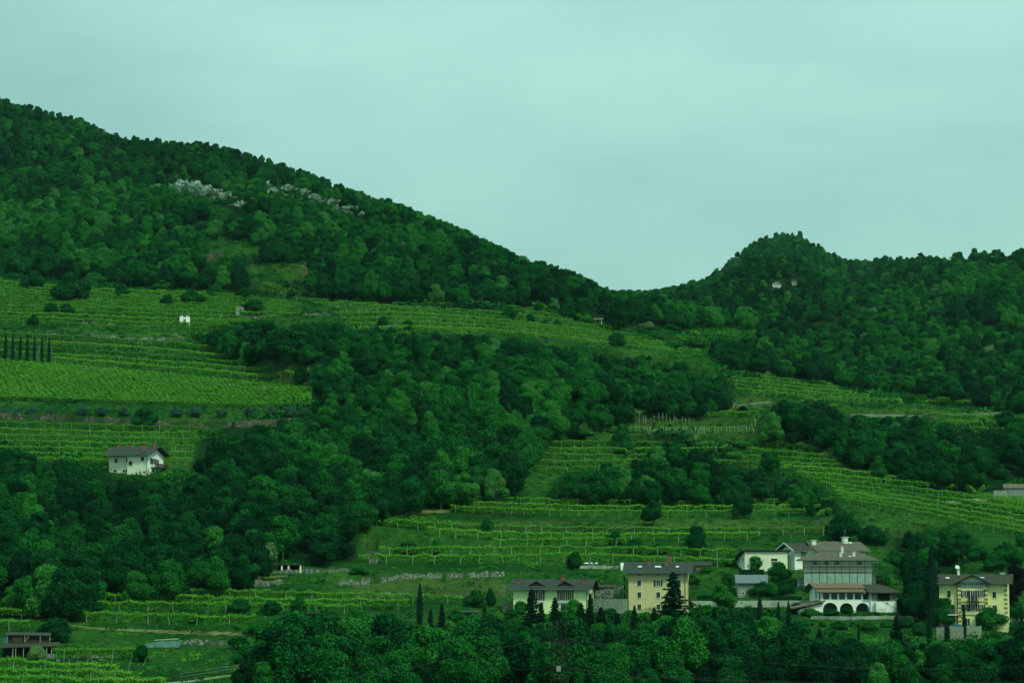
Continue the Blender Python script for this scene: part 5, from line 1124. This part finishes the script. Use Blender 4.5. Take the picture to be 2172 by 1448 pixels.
# --- yellow villa
b = B('yellow_villa', 2065, 1330, 'yellow villa with central timbered gable, balcony and brown striped corners', extra=-3)
xl, xc0, xc1, xr_ = b.x(1995), b.x(2034), b.x(2096), b.x(2136); ze = b.z(1237); Wd = 9.5
b.part('wall', MB().box(xl, xr_, 0, Wd, -3, ze), 'yellow')
b.part('central_wall', MB().prism([(xc0, -3), (xc1, -3), (xc1, b.z(1237)), (0, b.z(1222)), (xc0, b.z(1237))], 'y', -.7, -.004), 'yellow')
yr = Wd / 2; zr = b.z(1218)
r = b.gable(xl - .6, xr_ + 1.1, -1.1, Wd + 1.1, yr, ze + .05, zr, m='darkroof')
xg0, xg1 = b.x(2025), b.x(2105); zg = b.z(1220.5); zge = b.z(1239)
mb = MB(); mb.slab([(xg0, -1.7, zge), (0, -1.7, zg + .2), (0, yr, zg + .2), (xg0, yr, zge)], .22); mb.slab([(.002, -1.7, zg + .2), (xg1, -1.7, zge), (xg1, yr, zge), (.002, yr, zg + .2)], .22); b.part('gable_roof', mb, 'darkroof')
b.part('gable_boarding', MB().prism([(b.x(2042), b.z(1245)), (b.x(2088), b.z(1245)), (b.x(2088), b.z(1236)), (b.x(2066), b.z(1226)), (b.x(2064), b.z(1226)), (b.x(2042), b.z(1236))], 'y', -.76, -.702), 'plastic')
g = MB()
for i in range(11): x = b.x(2044 + i * 4.2); zt_ = b.z(1236 - (10 - abs(2065 - (2044 + i * 4.2)) * .45)) ; g.box(x - .06, x + .06, -.79, -.762, b.z(1245), zt_)
g.box(b.x(2042), b.x(2088), -.80, -.762, b.z(1246.2), b.z(1245)); b.part('timber_frame', g, 'grey')
k = dict(shut='open', sw='dshutter', y=-.7)
for a, c in ((2045.5,2051.5), (2080,2086)): b.wpx(a, 1253, c, 1266, **k); b.wpx(a, 1282, c, 1295, **k)
b.wpx(2061, 1253, 2069, 1275, name='balcony_door', **k); b.wpx(2061, 1281, 2069, 1295, **k)
for q in ((2012,1253,2019,1267), (2105.5,1255.5,2113,1268), (2106,1283.5,2114,1297)): b.wpx(*q, y=0, shut='closed', sw='dshutter')
b.wpx(2012, 1284, 2021, 1302, y=0, shut='open', sw='dshutter', name='balcony_door')
for q in ((2049,1311,2058,1326), (2070,1311,2080,1326), (2106,1316,2112,1326)): b.wpx(*q, y=-.7 if q[0] < 2100 else 0)
balcony(b, b.x(2053), b.x(2079), -1.9, -.705, b.z(1275), h=1.15)
mb = MB().box(b.x(1995), b.x(2033), -1.5, -.005, b.z(1304.5), b.z(1302.5)); bb = b.part('balcony', mb, 'trim'); g = MB(); g.tube((b.x(1995), -1.45, b.z(1302.5) + .95), (b.x(2033), -1.45, b.z(1302.5) + .95), .04)
for i in range(24): g.tube((b.x(1995 + i * 1.65), -1.45, b.z(1302.5)), (b.x(1995 + i * 1.65), -1.45, b.z(1302.5) + .95), .02)
b.part('railing', g, 'metal', bb)
for zz_ in (1276.5, 1304): b.part('string_course', MB().box(xc0 - .02, xc1 + .02, -.76, -.702, b.z(zz_ + 1.2), b.z(zz_ - 1.2)), 'band')
for xa_, xb_, yq in ((b.x(2034), b.x(2041), -.7), (b.x(2089), b.x(2096), -.7), (b.x(2129.5), b.x(2136), 0)):
    for i in range(9):
        zc = b.z(1241 + i * 9.2)
        if zc - .4 > -1: b.part('quoin', MB().box(xa_ - (.02 if i % 2 else -.1), xb_ + .02, yq - .07, yq - .002, zc - .40, zc), 'band')
b.chim(r, b.x(2033.5), yr - .5, zr - .4, b.z(1208), .5, 'trim'); b.part('satellite_dish', MB().tube((b.x(2031), yr - .5, b.z(1204)), (b.x(2031) + .05, yr - .62, b.z(1203)), .45, .5, 10).tube((b.x(2032), yr - .45, b.z(1209)), (b.x(2031), yr - .45, b.z(1203)), .04), 'plastic', r)
b.chim(r, b.x(2125.5), yr, zr - .3, b.z(1215), .9, 'plastic')
for px, yy in ((2012, 1.2), (2084, 2.0)): b.skylight(r, b.x(px), yy, ze + .9, .35)
g = MB(); g.tube((xc0 - .12, -.1, -2), (xc0 - .12, -.1, ze), .07); b.part('drainpipe', g, 'wood')
p, D = at(2028, 1328); o = MB().prism([(-1, 0), (1, 0), (.7, .5), (-.6, .6)], 'y', -.5, .5).build('tarpaulin', M['blue'], loc=p + Vector((0, -1.2, 0))); tag(o, 'blue cover lying at the left foot of the yellow villa', 'tarpaulin')

# --- huts, sheds and far houses
def hut(name, px0, px1, py, pye, pyr, label, wallm='white', roofm='slate', d=3.5, extra=0, over=.35, axis='x', cat='hut', doors=(), wins=()):
    b = B(name, (px0 + px1) / 2, py, label, cat, extra=extra); xa, xb = b.x(px0), b.x(px1); ze, zr = b.z(pye), b.z(pyr)
    if axis == 'y':
        b.part('wall', MB().prism([(xa, -1.5), (xb, -1.5), (xb, ze), (0, zr - .15), (xa, ze)], 'y', 0, d), wallm); mb = MB()
        sl_ = (zr - ze) / ((xb - xa) / 2)
        mb.slab([(xa - over, -over, ze - over * sl_ + .12), (0, -over, zr + .12), (0, d + over, zr + .12), (xa - over, d + over, ze - over * sl_ + .12)], .14)
        mb.slab([(.002, -over, zr + .12), (xb + over, -over, ze - over * sl_ + .12), (xb + over, d + over, ze - over * sl_ + .12), (.002, d + over, zr + .12)], .14)
    else:
        b.part('wall', MB().prism([(0, -1.5), (d, -1.5), (d, ze), (d / 2, zr - .15), (0, ze)], 'x', xa, xb), wallm); mb = MB()
        mb.slab([(xa - over, -over, ze), (xb + over, -over, ze), (xb + over, d / 2, zr + .12), (xa - over, d / 2, zr + .12)], .14); mb.slab([(xa - over, d / 2 + .002, zr + .12), (xb + over, d / 2 + .002, zr + .12), (xb + over, d + over, ze), (xa - over, d + over, ze)], .14)
    b.part('roof', mb, roofm)
    for q in wins: b.wpx(*q, mull=False, fw=.06)
    for q in doors: b.wpx(*q, name='door', fw=.06, glass='wood')
    return b
hut('stone_hut', 381, 403, 686, 669, 665, 'little white hut with dark gable roof among the upper vine rows', axis='y', over=.5, wins=((388,668,395,672),), doors=((389,677,394,686),))
b = B('open_shed', 480, 671, 'low dark open shed beside the ruined tower', 'shed')
for px in (466, 469, 494): b.part('post', MB().box(b.x(px) - .12, b.x(px) + .12, -.1, .1, -.5, b.z(664)), 'white')
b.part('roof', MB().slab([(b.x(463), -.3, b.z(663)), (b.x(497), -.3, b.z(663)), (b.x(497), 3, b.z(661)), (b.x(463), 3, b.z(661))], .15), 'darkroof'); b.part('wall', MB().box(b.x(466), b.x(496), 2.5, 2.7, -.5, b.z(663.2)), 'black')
b = B('ruined_tower', 506, 671, 'pale overgrown ruined wall tower on the upper terraces', 'ruin'); mb = MB()
mb.box(b.x(500), b.x(508), 0, 1.2, -1, b.z(650)); mb.box(b.x(500.5), b.x(512), .1, 1.1, b.z(650), b.z(645)); mb.box(b.x(511), b.x(517), .2, 1.0, b.z(652), b.z(646)); b.part('wall', mb, 'pstone')
b.part('arch_stub', MB().prism([(b.x(508), b.z(650)), (b.x(517), b.z(652)), (b.x(519), b.z(656)), (b.x(513), b.z(654))], 'y', .3, .9), 'pstone')
b = B('red_roofed_hut', 1269, 691, 'tiny open hut with red tiled roof and white pillars', 'hut', extra=2)
for px in (1263, 1276): b.part('pillar', MB().box(b.x(px) - .15, b.x(px) + .15, -.15, .15, -.6, b.z(677.5)), 'white')
b.part('wall', MB().box(b.x(1262), b.x(1277), 2, 2.2, -.6, b.z(677.5)), 'grey'); b.part('wall', MB().box(b.x(1275), b.x(1276.8), .2, 1.99, -.6, b.z(677.5)), 'white')
b.part('roof', MB().slab([(b.x(1259), -.7, b.z(677.4)), (b.x(1279.5), -.7, b.z(677.4)), (b.x(1279.5), 2.6, b.z(672.5)), (b.x(1259), 2.6, b.z(672.5))], .18), 'redroof')
hut('far_white_house', 1638, 1655, 609, 600, 595, 'left one of two far white houses on the slope under the rounded peak', wallm='cream', roofm='slate', d=9, extra=-18, over=.8, axis='y', cat='house', wins=((1642,601,1643.5,604),(1650,601,1651,604)))
hut('far_white_house', 1680, 1690, 606, 593, 590, 'right one of two far white houses, half hidden by trees under the rounded peak', wallm='grey', roofm='slate', d=8, extra=12, over=.8, cat='house', wins=((1686,596,1687.5,600),))
hut('far_hilltop_house', 2014, 2028, 541, 535, 531, 'small far house on the right skyline between trees', wallm='cream', roofm='slate', d=7, over=.6, axis='y', cat='house')
b = B('dark_shelter', 1703, 986, 'small dark field shelter with flat roof in the middle right terraces', 'shelter')
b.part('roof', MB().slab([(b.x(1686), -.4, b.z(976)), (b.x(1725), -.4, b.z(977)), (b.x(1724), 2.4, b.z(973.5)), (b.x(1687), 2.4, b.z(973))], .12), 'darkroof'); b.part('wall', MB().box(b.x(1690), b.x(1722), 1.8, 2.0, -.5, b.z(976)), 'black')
for px in (1689, 1704, 1722): b.part('post', MB().box(b.x(px) - .07, b.x(px) + .07, -.1, .05, -.5, b.z(976.6)), 'post')
b = B('stone_hut', 794, 1182, 'small grey plank hut with overhanging dark roof at the tip of the big wood', 'hut')
b.part('wall', MB().box(b.x(784), b.x(799), 0, 2.5, -.6, b.z(1160)), 'stone'); b.part('post', MB().box(b.x(799.2), b.x(801.5), -.12, .1, -.6, b.z(1160)), 'white_post'); b.part('roof', MB().slab([(b.x(777), -.8, b.z(1158)), (b.x(806), -.8, b.z(1160.5)), (b.x(806), 3, b.z(1156.5)), (b.x(777), 3, b.z(1155))], .14), 'darkroof')
b.part('plank', MB().box(b.x(773), b.x(783.5), -.1, 0, b.z(1170), b.z(1168)), 'white_post')
b = B('pergola', 610, 1214, 'garden pergola with pale stone pillars and a thin beam roof at the wood edge', 'pergola')
for px in (598, 612, 637): b.part('pillar', MB().box(b.x(px) - .2, b.x(px) + .2, -.2, .2, -.6, b.z(1198.5)), 'cream')
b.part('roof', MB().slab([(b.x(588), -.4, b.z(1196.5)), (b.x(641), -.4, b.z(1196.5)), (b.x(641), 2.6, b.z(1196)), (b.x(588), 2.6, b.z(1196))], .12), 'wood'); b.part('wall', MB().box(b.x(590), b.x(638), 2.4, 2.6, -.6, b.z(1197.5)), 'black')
for i, (px, lb) in enumerate(((650,'left one of three pale upright barrels right of the pergola'),(660,'middle one of three pale upright barrels right of the pergola'),(704,'pale wire cage at the end of the garden strip'))):
    p, D = at(px, 1216); mb = MB()
    if i < 2: mb.tube((0, 0, -.2), (0, 0, .5), .32, .36, 12); mb.tube((0, 0, .5), (0, 0, 1.1), .36, .31, 12)
    else:
        for xx in (-.6, -.2, .2, .6): mb.box(xx - .04, xx + .04, -.04, .04, -.3, 1.3)
        mb.box(-.65, .65, -.05, .05, 1.3, 1.38); mb.box(-.65, .65, -.05, .05, .6, .66)
    o = mb.build('barrel' if i < 2 else 'wire_cage', M['metal'], loc=p); tag(o, lb, 'barrel' if i < 2 else 'cage')
b = hut('tiled_shed', 2132, 2190, 1060, 1034, 1026, 'long shed with terracotta roof at the right edge beside the grey block wall', wallm='grey', roofm='redroof', d=5, cat='shed')
b.part('block_wall', MB().box(b.x(2109), b.x(2136), -1.6, -1.3, -1, b.z(1040)), 'concrete'); b.part('awning', MB().box(b.x(2098), b.x(2134), -1.6, 0, b.z(1040) + .01, b.z(1039) + .03), 'darkroof')
for px in (2117, 2122.5): b.win(b.x(px), b.x(px + 3), b.z(1042.6), b.z(1040.6), y=-1.6, mull=False, fw=.03, glass='black')
# wooden shed at the lower left
b = B('wooden_shed', 65, 1394, 'weathered two level wooden shed with sagging roof at the lower left corner', 'shed')
b.part('roof', MB().slab([(b.x(12), 2.0, b.z(1346)), (b.x(106), 2.0, b.z(1348)), (b.x(106), 4.5, b.z(1343)), (b.x(12), 4.5, b.z(1341))], .12), 'darkroof')
b.part('roof', MB().slab([(b.x(0), -.6, b.z(1372)), (b.x(130), -.6, b.z(1369)), (b.x(124), 2.2, b.z(1362)), (b.x(10), 2.2, b.z(1364))], .12), 'darkroof')
b.part('wall', MB().box(b.x(14), b.x(104), 2.7, 2.85, b.z(1365), b.z(1347.5)), 'wood'); b.part('wall', MB().box(b.x(6), b.x(120), 2.2, 2.35, -.6, b.z(1368.5)), 'black')
b.part('crate_panel', MB().box(b.x(26), b.x(48), 2.3, 2.45, b.z(1363), b.z(1350)), 'wood')
for px in (28, 34, 50, 64, 98, 108, 118): b.part('post', MB().box(b.x(px) - .07, b.x(px) + .07, -.4, -.26, -.6, b.z(1371)), 'post')
for px in (16, 52, 84, 104): b.part('post', MB().box(b.x(px) - .06, b.x(px) + .06, 2.1, 2.2, b.z(1364), b.z(1347.6)), 'post')
b.part('brace', MB().tube((b.x(52), 2.05, b.z(1362)), (b.x(60), 2.05, b.z(1350)), .07), 'post'); b.part('board', MB().box(b.x(66), b.x(116), -.45, -.41, -.3, b.z(1386)), 'metal')
p, D = at(10, 1362); o = MB().tube((0, 0, -.2), (0, 0, .9), .4, .4, 12).build('barrel', M['blue'], loc=p); tag(o, 'blue barrel at the left end of the wooden shed', 'barrel')
b = B('tarp_covered_pile', 345, 1372, 'pile of poles covered with a blue grey tarpaulin at lower left', 'pile')
mb = MB(); mb.prism([(b.x(307), b.z(1366)), (b.x(314), b.z(1372)), (b.x(380), b.z(1372)), (b.x(384), b.z(1358)), (b.x(333), b.z(1360)), (b.x(320), b.z(1363))], 'y', -.6, 1.6); b.part('tarpaulin', mb, 'tarp')
g = MB()
for i in range(9): g.tube((b.x(326) + i * .05, -.3 + i * .22, b.z(1358.4) + .1), (b.x(378), -.3 + i * .22, b.z(1355.5) + random.uniform(-.05, .2)), .09, n=5)
b.part('poles', g, 'post')
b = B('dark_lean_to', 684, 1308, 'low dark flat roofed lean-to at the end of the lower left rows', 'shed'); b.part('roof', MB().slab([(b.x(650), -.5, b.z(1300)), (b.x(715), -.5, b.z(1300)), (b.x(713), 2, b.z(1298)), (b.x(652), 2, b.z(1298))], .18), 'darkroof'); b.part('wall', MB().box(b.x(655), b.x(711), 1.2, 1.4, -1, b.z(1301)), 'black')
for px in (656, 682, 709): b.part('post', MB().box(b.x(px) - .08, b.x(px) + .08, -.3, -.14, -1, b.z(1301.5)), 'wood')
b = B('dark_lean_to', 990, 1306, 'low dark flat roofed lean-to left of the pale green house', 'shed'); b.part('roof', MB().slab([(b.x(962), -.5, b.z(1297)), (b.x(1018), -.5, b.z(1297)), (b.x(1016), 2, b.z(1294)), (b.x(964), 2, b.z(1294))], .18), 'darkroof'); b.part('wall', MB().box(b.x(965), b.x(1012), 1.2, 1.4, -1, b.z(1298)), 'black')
for px in (966, 990, 1012): b.part('post', MB().box(b.x(px) - .08, b.x(px) + .08, -.3, -.14, -1, b.z(1298)), 'wood')
b = hut('brown_hut', 1476, 1508, 1211, 1198, 1192, 'small reddish brown plank hut with slate roof right of the ochre house', wallm='brick', roofm='slate', d=3, over=.3)
b = B('tunnel_greenhouse', 1336, 1210, 'white plastic tunnel greenhouse behind the ochre roof', 'greenhouse', extra=3); mb = MB(); n = 12
for i in range(n):
    a0, a1 = math.pi * i / n, math.pi * (i + 1) / n; rr_ = 1.9; mb.v += [(b.x(1317), 2 - rr_ * math.cos(a0), rr_ * math.sin(a0)), (b.x(1358), 2 - rr_ * math.cos(a0), rr_ * math.sin(a0)), (b.x(1358), 2 - rr_ * math.cos(a1), rr_ * math.sin(a1)), (b.x(1317), 2 - rr_ * math.cos(a1), rr_ * math.sin(a1))]; k_ = len(mb.v); mb.f.append((k_ - 4, k_ - 3, k_ - 2, k_ - 1))
b.part('cover', mb, 'plastic'); b.part('end_wall', MB().prism([(.15, -.5), (3.85, -.5), (3.8, .4), (3.2, 1.4), (2, 1.85), (.8, 1.4), (.2, .4)], 'x', b.x(1317) + .02, b.x(1317) + .08), 'plastic'); b.part('frame', MB().tube((b.x(1317), 2, 1.93), (b.x(1358), 2, 1.93), .05), 'metal')
b = B('garden_frame', 1255, 1204, 'low garden frame with white lids behind the pale green house', 'garden frame'); b.part('frame', MB().box(b.x(1240), b.x(1268), 0, .1, -.3, 1.0), 'metal')
for a, c in ((1240, 1249), (1253, 1257), (1262, 1268)): b.part('lid', MB().slab([(b.x(a), -.4, 1.05), (b.x(c), -.4, 1.05), (b.x(c), .8, 1.3), (b.x(a), .8, 1.3)], .06), 'plastic')
b = B('terrace_canopy', 1280, 1268, 'dark flat canopy over the little terrace right of the pale green house', 'canopy'); b.part('roof', MB().slab([(b.x(1256), -1, b.z(1244)), (b.x(1308), -1, b.z(1244)), (b.x(1307), 2, b.z(1240)), (b.x(1257), 2, b.z(1240))], .25), 'wood')
for px in (1262, 1285, 1304): b.part('post', MB().box(b.x(px) - .08, b.x(px) + .08, -.8, -.64, -1, b.z(1246)), 'wood')
b = B('rope_pole', 1070, 1298, 'tall pale pole with ropes hanging from its ring, left of the pale green house', 'pole'); b.part('pole', MB().tube((0, 0, -1), (-.1, 0, b.z(1238)), .06), 'metal'); g = MB(); zt_ = b.z(1240)
for i in range(8):
    a = i * math.pi / 4; x, y = math.cos(a), math.sin(a); g.tube((-.1, 0, zt_), (x * .55, y * .55, zt_ - .35), .02, n=4); g.tube((x * .55, y * .55, zt_ - .35), (x * 1.15, y * 1.15, zt_ - 3.2), .018, n=4)
b.part('ropes', g, 'metal')
# fence rail on the small road at the bottom left
pts = [(382, 1442), (402, 1439), (424, 1436), (445, 1432), (466, 1429), (487, 1426), (507, 1423)]; P = [at(*q)[0] for q in pts]; e = link('road_railing', None, loc=P[0]); tag(e, 'grey metal railing along the small road at the bottom left', 'railing')
for q in P: MB().box(-.06, .06, -.06, .06, -.6, 1.15).build('post', M['cable'], e, q - P[0])
for hh_ in (1.1, .55):
    g = MB()
    for a, c in zip(P[:-1], P[1:]): g.tube(a - P[0] + Vector((0, -.08, hh_)), c - P[0] + Vector((0, -.08, hh_)), .03, n=5)
    g.build('rail', M['metal'], e)
wall([(330,1452),(400,1446),(460,1437),(520,1428)], .25, 'concrete', 'concrete kerb under the grey road railing', name='kerb', jag=0, cat='kerb')
# leaning garden stakes at the bottom left
for i, (px, py, h, ln) in enumerate(((84,1442,2.6,.05),(128,1446,2.2,0),(160,1440,3.,.1),(196,1436,3.,-.02),(235,1430,2.6,.03),(266,1450,4.2,.18),(300,1415,1.6,.5),(186,1420,2.6,0),(146,1418,2.2,.02),(42,1436,2.0,0),(1268,1205,2.2,0),(1290,1207,2.4,0),(866,1176,2.6,-.08),(1014,1172,2.6,.12))):
    p, D = at(px, py); o = MB().tube((0, 0, -.4), (ln * h, 0, h), .055, .045, 6).build('stake', M['post'], loc=p); tag(o, f'{("leaning" if ln > .04 else "upright")} wooden stake at x {0} in the bottom left vine garden'.replace('at x 0', ('short' if h < 2.3 else 'tall') + ' number') if False else (f'{"leaning" if ln > .04 else "upright"} {"short" if h < 2.5 else "tall"} stake in the bottom left garden, ' + {84:'far left front', 128:'front, beside the far left one', 160:'left of centre', 196:'centre, tallest upright', 235:'right of centre', 266:'rightmost, most crooked', 300:'low one by the bush', 186:'rear, right', 146:'rear, left', 42:'nearest the left edge'}.get(px, '')) if px < 400 else f'pale stake on the terraces above the houses, {["far right","right","left","middle"][i - 10]} one', 'stake', 'garden stakes')

# ------------------------------------------------------------------ lattice pylon and cables, nearer than the wood
Dp = 330.; pyl = Vector((ray(1186, 1400)[0] * Dp, Dp, 0)); gzp = gz(1186, Dp)
def pz(py): return ray(1186, py)[1] * Dp
def pw(px0, px1): return (px1 - px0) / F * Dp
e = link('lattice_pylon', None, loc=(pyl.x, pyl.y, gzp)); tag(e, 'dark rusty lattice pylon with insulator arms standing in the bottom wood', 'pylon')
def L_(x, y, py): return Vector((x, y, pz(py) - gzp))
zb_ = te_to_y(gzp / Dp)
sect = [(1319, .78), (1336, .88), (1357, .95), (1378, .98), (1398, 1.0), (1418, 1.06), (1440, 1.14), (1462, 1.3), (1490, 1.5), (zb_ + 8, 1.8)]
g = MB(); br = MB()
for (y0, w0), (y1, w1) in zip(sect[:-1], sect[1:]):
    cs = [(-1,-1),(1,-1),(1,1),(-1,1)]
    for k in range(4):
        a, c = cs[k], cs[(k+1) % 4]
        br.tube(L_(a[0]*w0, a[1]*w0, y0), L_(c[0]*w1, c[1]*w1, y1), .055, n=4); br.tube(L_(c[0]*w0, c[1]*w0, y0), L_(a[0]*w1, a[1]*w1, y1), .055, n=4); br.tube(L_(a[0]*w0, a[1]*w0, y0), L_(c[0]*w0, c[1]*w0, y0), .07, n=4)
for sx, sy in ((-1,-1),(1,-1),(1,1),(-1,1)):
    g = MB()
    for (y0, w0), (y1, w1) in zip(sect[:-1], sect[1:]): g.tube(L_(sx*w0, sy*w0, y0), L_(sx*w1, sy*w1, y1), .13, n=4)
    g.build('leg', M['rust'], e)
br.build('bracing', M['rust'], e)
MB().box(-.98, .98, -.9, .9, L_(0,0,1319).z, L_(0,0,1319).z + .12).build('top_plate', M['rust'], e)
tips = []
for py, xl, xr2 in ((1357, -2.9, 3.1), (1418, -2.1, 3.0)):
    z = L_(0, 0, py).z; g = MB()
    for yy in (-.9, .9): g.tube((xl, yy * .3, z - .15), (0, yy, z), .09, n=4); g.tube((0, yy, z), (xr2, yy * .3, z - .2), .09, n=4); g.tube((xl, yy * .3, z - .15), (0, yy, z + .35), .06, n=4); g.tube((0, yy, z + .35), (xr2, yy * .3, z - .2), .06, n=4)
    g.box(-1.25, 1.25, -1.05, -.95, z - .25, z + .1); g.build('crossarm', M['rust'], e)
    for x in np.concatenate([np.linspace(xl, -1.2, 5), np.linspace(1.2, xr2, 5)]):
        mb = MB()
        for i in range(4): mb.tube((x, -.5, z + .02 + i * .09), (x, -.5, z + .07 + i * .09), .09, .05, 8)
        mb.build('insulator', M['rust'], e)
    tips += [(pyl.x + xl, pz(py)), (pyl.x + xr2, pz(py))]
zz = L_(0, 0, 1415).z; MB().box(-.40, .20, -1.35, -1.06, zz - .45, zz + .30).build('junction_box', M['grey'], e)
def cable(p0, p1, sag, label, r=.022):
    g = MB(); p0 = Vector(p0); p1 = Vector(p1); n = 22; o0 = (p0 + p1) / 2; pr_ = None
    for i in range(n + 1):
        t = i / n; q = p0.lerp(p1, t) - Vector((0, 0, 4 * sag * t * (1 - t))) - o0
        if pr_ is not None: g.tube(pr_, q, r, n=4)
        pr_ = q
    o = g.build('power_cable', M['cable'], loc=o0); tag(o, label, 'cable', 'power cables across the bottom wood')
def cp(px, py, D): a, te = ray(px, py); return (a * D, D, te * D)
cable((pyl.x - 2.9, Dp, pz(1356)), cp(-60, 1560, 300), 1.0, 'cable from the left tip of the upper pylon arm down to the left')
cable((pyl.x + 3.1, Dp, pz(1358)), cp(2300, 1402, 345), 2.2, 'cable from the right tip of the upper pylon arm towards the right edge')
cable((pyl.x - 2.1, Dp, pz(1418)), cp(760, 1405, 340), .4, 'cable from the lower pylon arm to the small wooden pole at left')
cable((pyl.x + 3.0, Dp, pz(1420)), cp(2300, 1438, 340), 1.2, 'cable from the right of the lower pylon arm towards the right edge')
cable((pyl.x - .3, Dp - 1, pz(1424)), cp(2300, 1450, 345), .8, 'lowest cable crossing the bottom right wood')
p, D = Vector(cp(785, 1450, 345)), 345; zg_ = gz(785, 345); e = link('wooden_pole', None, loc=(p.x, 345, zg_)); tag(e, 'wooden power pole with short crossarm low in the bottom wood', 'pole')
MB().tube((0, 0, -.5), (0, 0, ray(785, 1403)[1] * 345 - zg_), .16, .12, 8).build('pole', M['rust'], e); zt_ = ray(785, 1406)[1] * 345 - zg_; MB().box(-1.0, 1.0, -.1, .1, zt_ - .1, zt_ + .05).build('crossarm', M['rust'], e)

# ------------------------------------------------------------------ ground cover: grass tufts and weeds on the terraces and banks
def tuft(name, seed, n, size, spread, h, m):
    g = np.random.default_rng(seed); P = g.normal(0, spread, (n, 3)); P[:, 2] = g.uniform(.02, h, n)
    V, Fc = leafcards(P, np.stack([g.normal(0, .5, n), np.full(n, -.5), np.full(n, .8)], 1), size, jit=.4, aspect=(.4, .8)); return npmesh(name, V, Fc, M[m])
TC = bpy.data.collections.new('sources')
TU = [tuft('tuft', 1, 34, .26, .38, .5, 'vine'), tuft('tuft', 2, 40, .30, .55, .8, 'leaf'), tuft('tuft', 3, 26, .22, .45, .35, 'vine')]
prot = []
pts = []; tn = []
op = (PXG[:-1, None] > -120) & (PXG[:-1, None] < 2290) & (YG[:-1, :-1] < 1470) & (DG[:-1, :-1] < 1300)
ar = np.abs(np.diff(XW, axis=0)[:, :-1] * np.diff(DG, axis=1)[:-1]) * op
cl = 1 + 2.2 * np.clip(fbm(XW[:-1, :-1], DG[:-1, :-1], 9, 3), -.4, 1); ar = np.clip(ar * cl, 0, None)
steep = np.abs(np.diff(ZW, axis=1)[:-1]) / (np.diff(DG, axis=1)[:-1] + 1e-6); ar *= np.clip(.35 + steep * 1.3, .3, 2.6)
NT = 95000; cells = rng.choice(ar.size, NT, p=(ar / ar.sum()).ravel()); ci, cj = np.divmod(cells, NR - 1); u_ = rng.random(NT); v_ = rng.random(NT)
X = XW[ci, cj] + (XW[ci + 1, cj] - XW[ci, cj]) * u_; D = DG[ci, cj] + (DG[ci, cj + 1] - DG[ci, cj]) * v_; Z = ZW[ci, cj] + (ZW[ci, cj + 1] - ZW[ci, cj]) * v_
wd_ = woodmask[ci, cj] > .5
occ = set((int(a_ // 3.2) + i, int(b_ // 3.2) + j) for L__ in hashg.values() for (a_, b_) in L__ for i in (-1, 0, 1) for j in (-1, 0, 1))
kp = np.array([not (w_ and (int(x_ // 3.2), int(y_ // 3.2)) in occ) for w_, x_, y_ in zip(wd_, X, D)]); X, D, Z, wd_ = X[kp], D[kp], Z[kp], wd_[kp]; NT = len(X); print('tufts', NT)
tv = rng.integers(0, 3, NT); tv[wd_] = 1; ts = rng.lognormal(0, .35, NT) * np.clip(D / 800, .75, 1.15) * np.where(wd_, 1.7, 1)
tnt = np.clip(.26 + .5 * fbm(X, D, 30, 3) + rng.normal(0, .12, NT), 0, .7) + (tv == 1) * .16
src = []
for i, me_ in enumerate(TU):
    p, _ = at((600, 1300, 1500)[i], (1290, 1240, 1130)[i]); o = link('grass_tuft', me_, loc=p); o['tint'] = .3
    tag(o, ('grass tuft beside the lower left rows', 'weed clump on the brown grass bank', 'grass tuft under the long stone bank')[i], 'grass'); src.append(o)
scatter('ground_cover', np.stack([X, D, Z - .05], 1), rng.uniform(0, 6.28, NT), np.stack([ts, ts, ts], 1), tnt, tv, src, 'grass tufts and weeds over the terraces and banks')

# ------------------------------------------------------------------ haze
hz = MB().box(-2600, 2600, -60, 3700, -420, 470); hm = bpy.data.materials.new('haze'); hm.use_nodes = True; t = hm.node_tree; t.nodes.clear()
o_ = N(t, 'ShaderNodeOutputMaterial'); pv = N(t, 'ShaderNodeVolumePrincipled'); pv.inputs['Color'].default_value = (.42, .78, .74, 1); pv.inputs['Density'].default_value = .000020; pv.inputs['Anisotropy'].default_value = .2
t.links.new(pv.outputs[0], o_.inputs['Volume']); h = hz.build('haze', hm); tag(h, kind='stuff')
print('objects', len(bpy.data.objects))
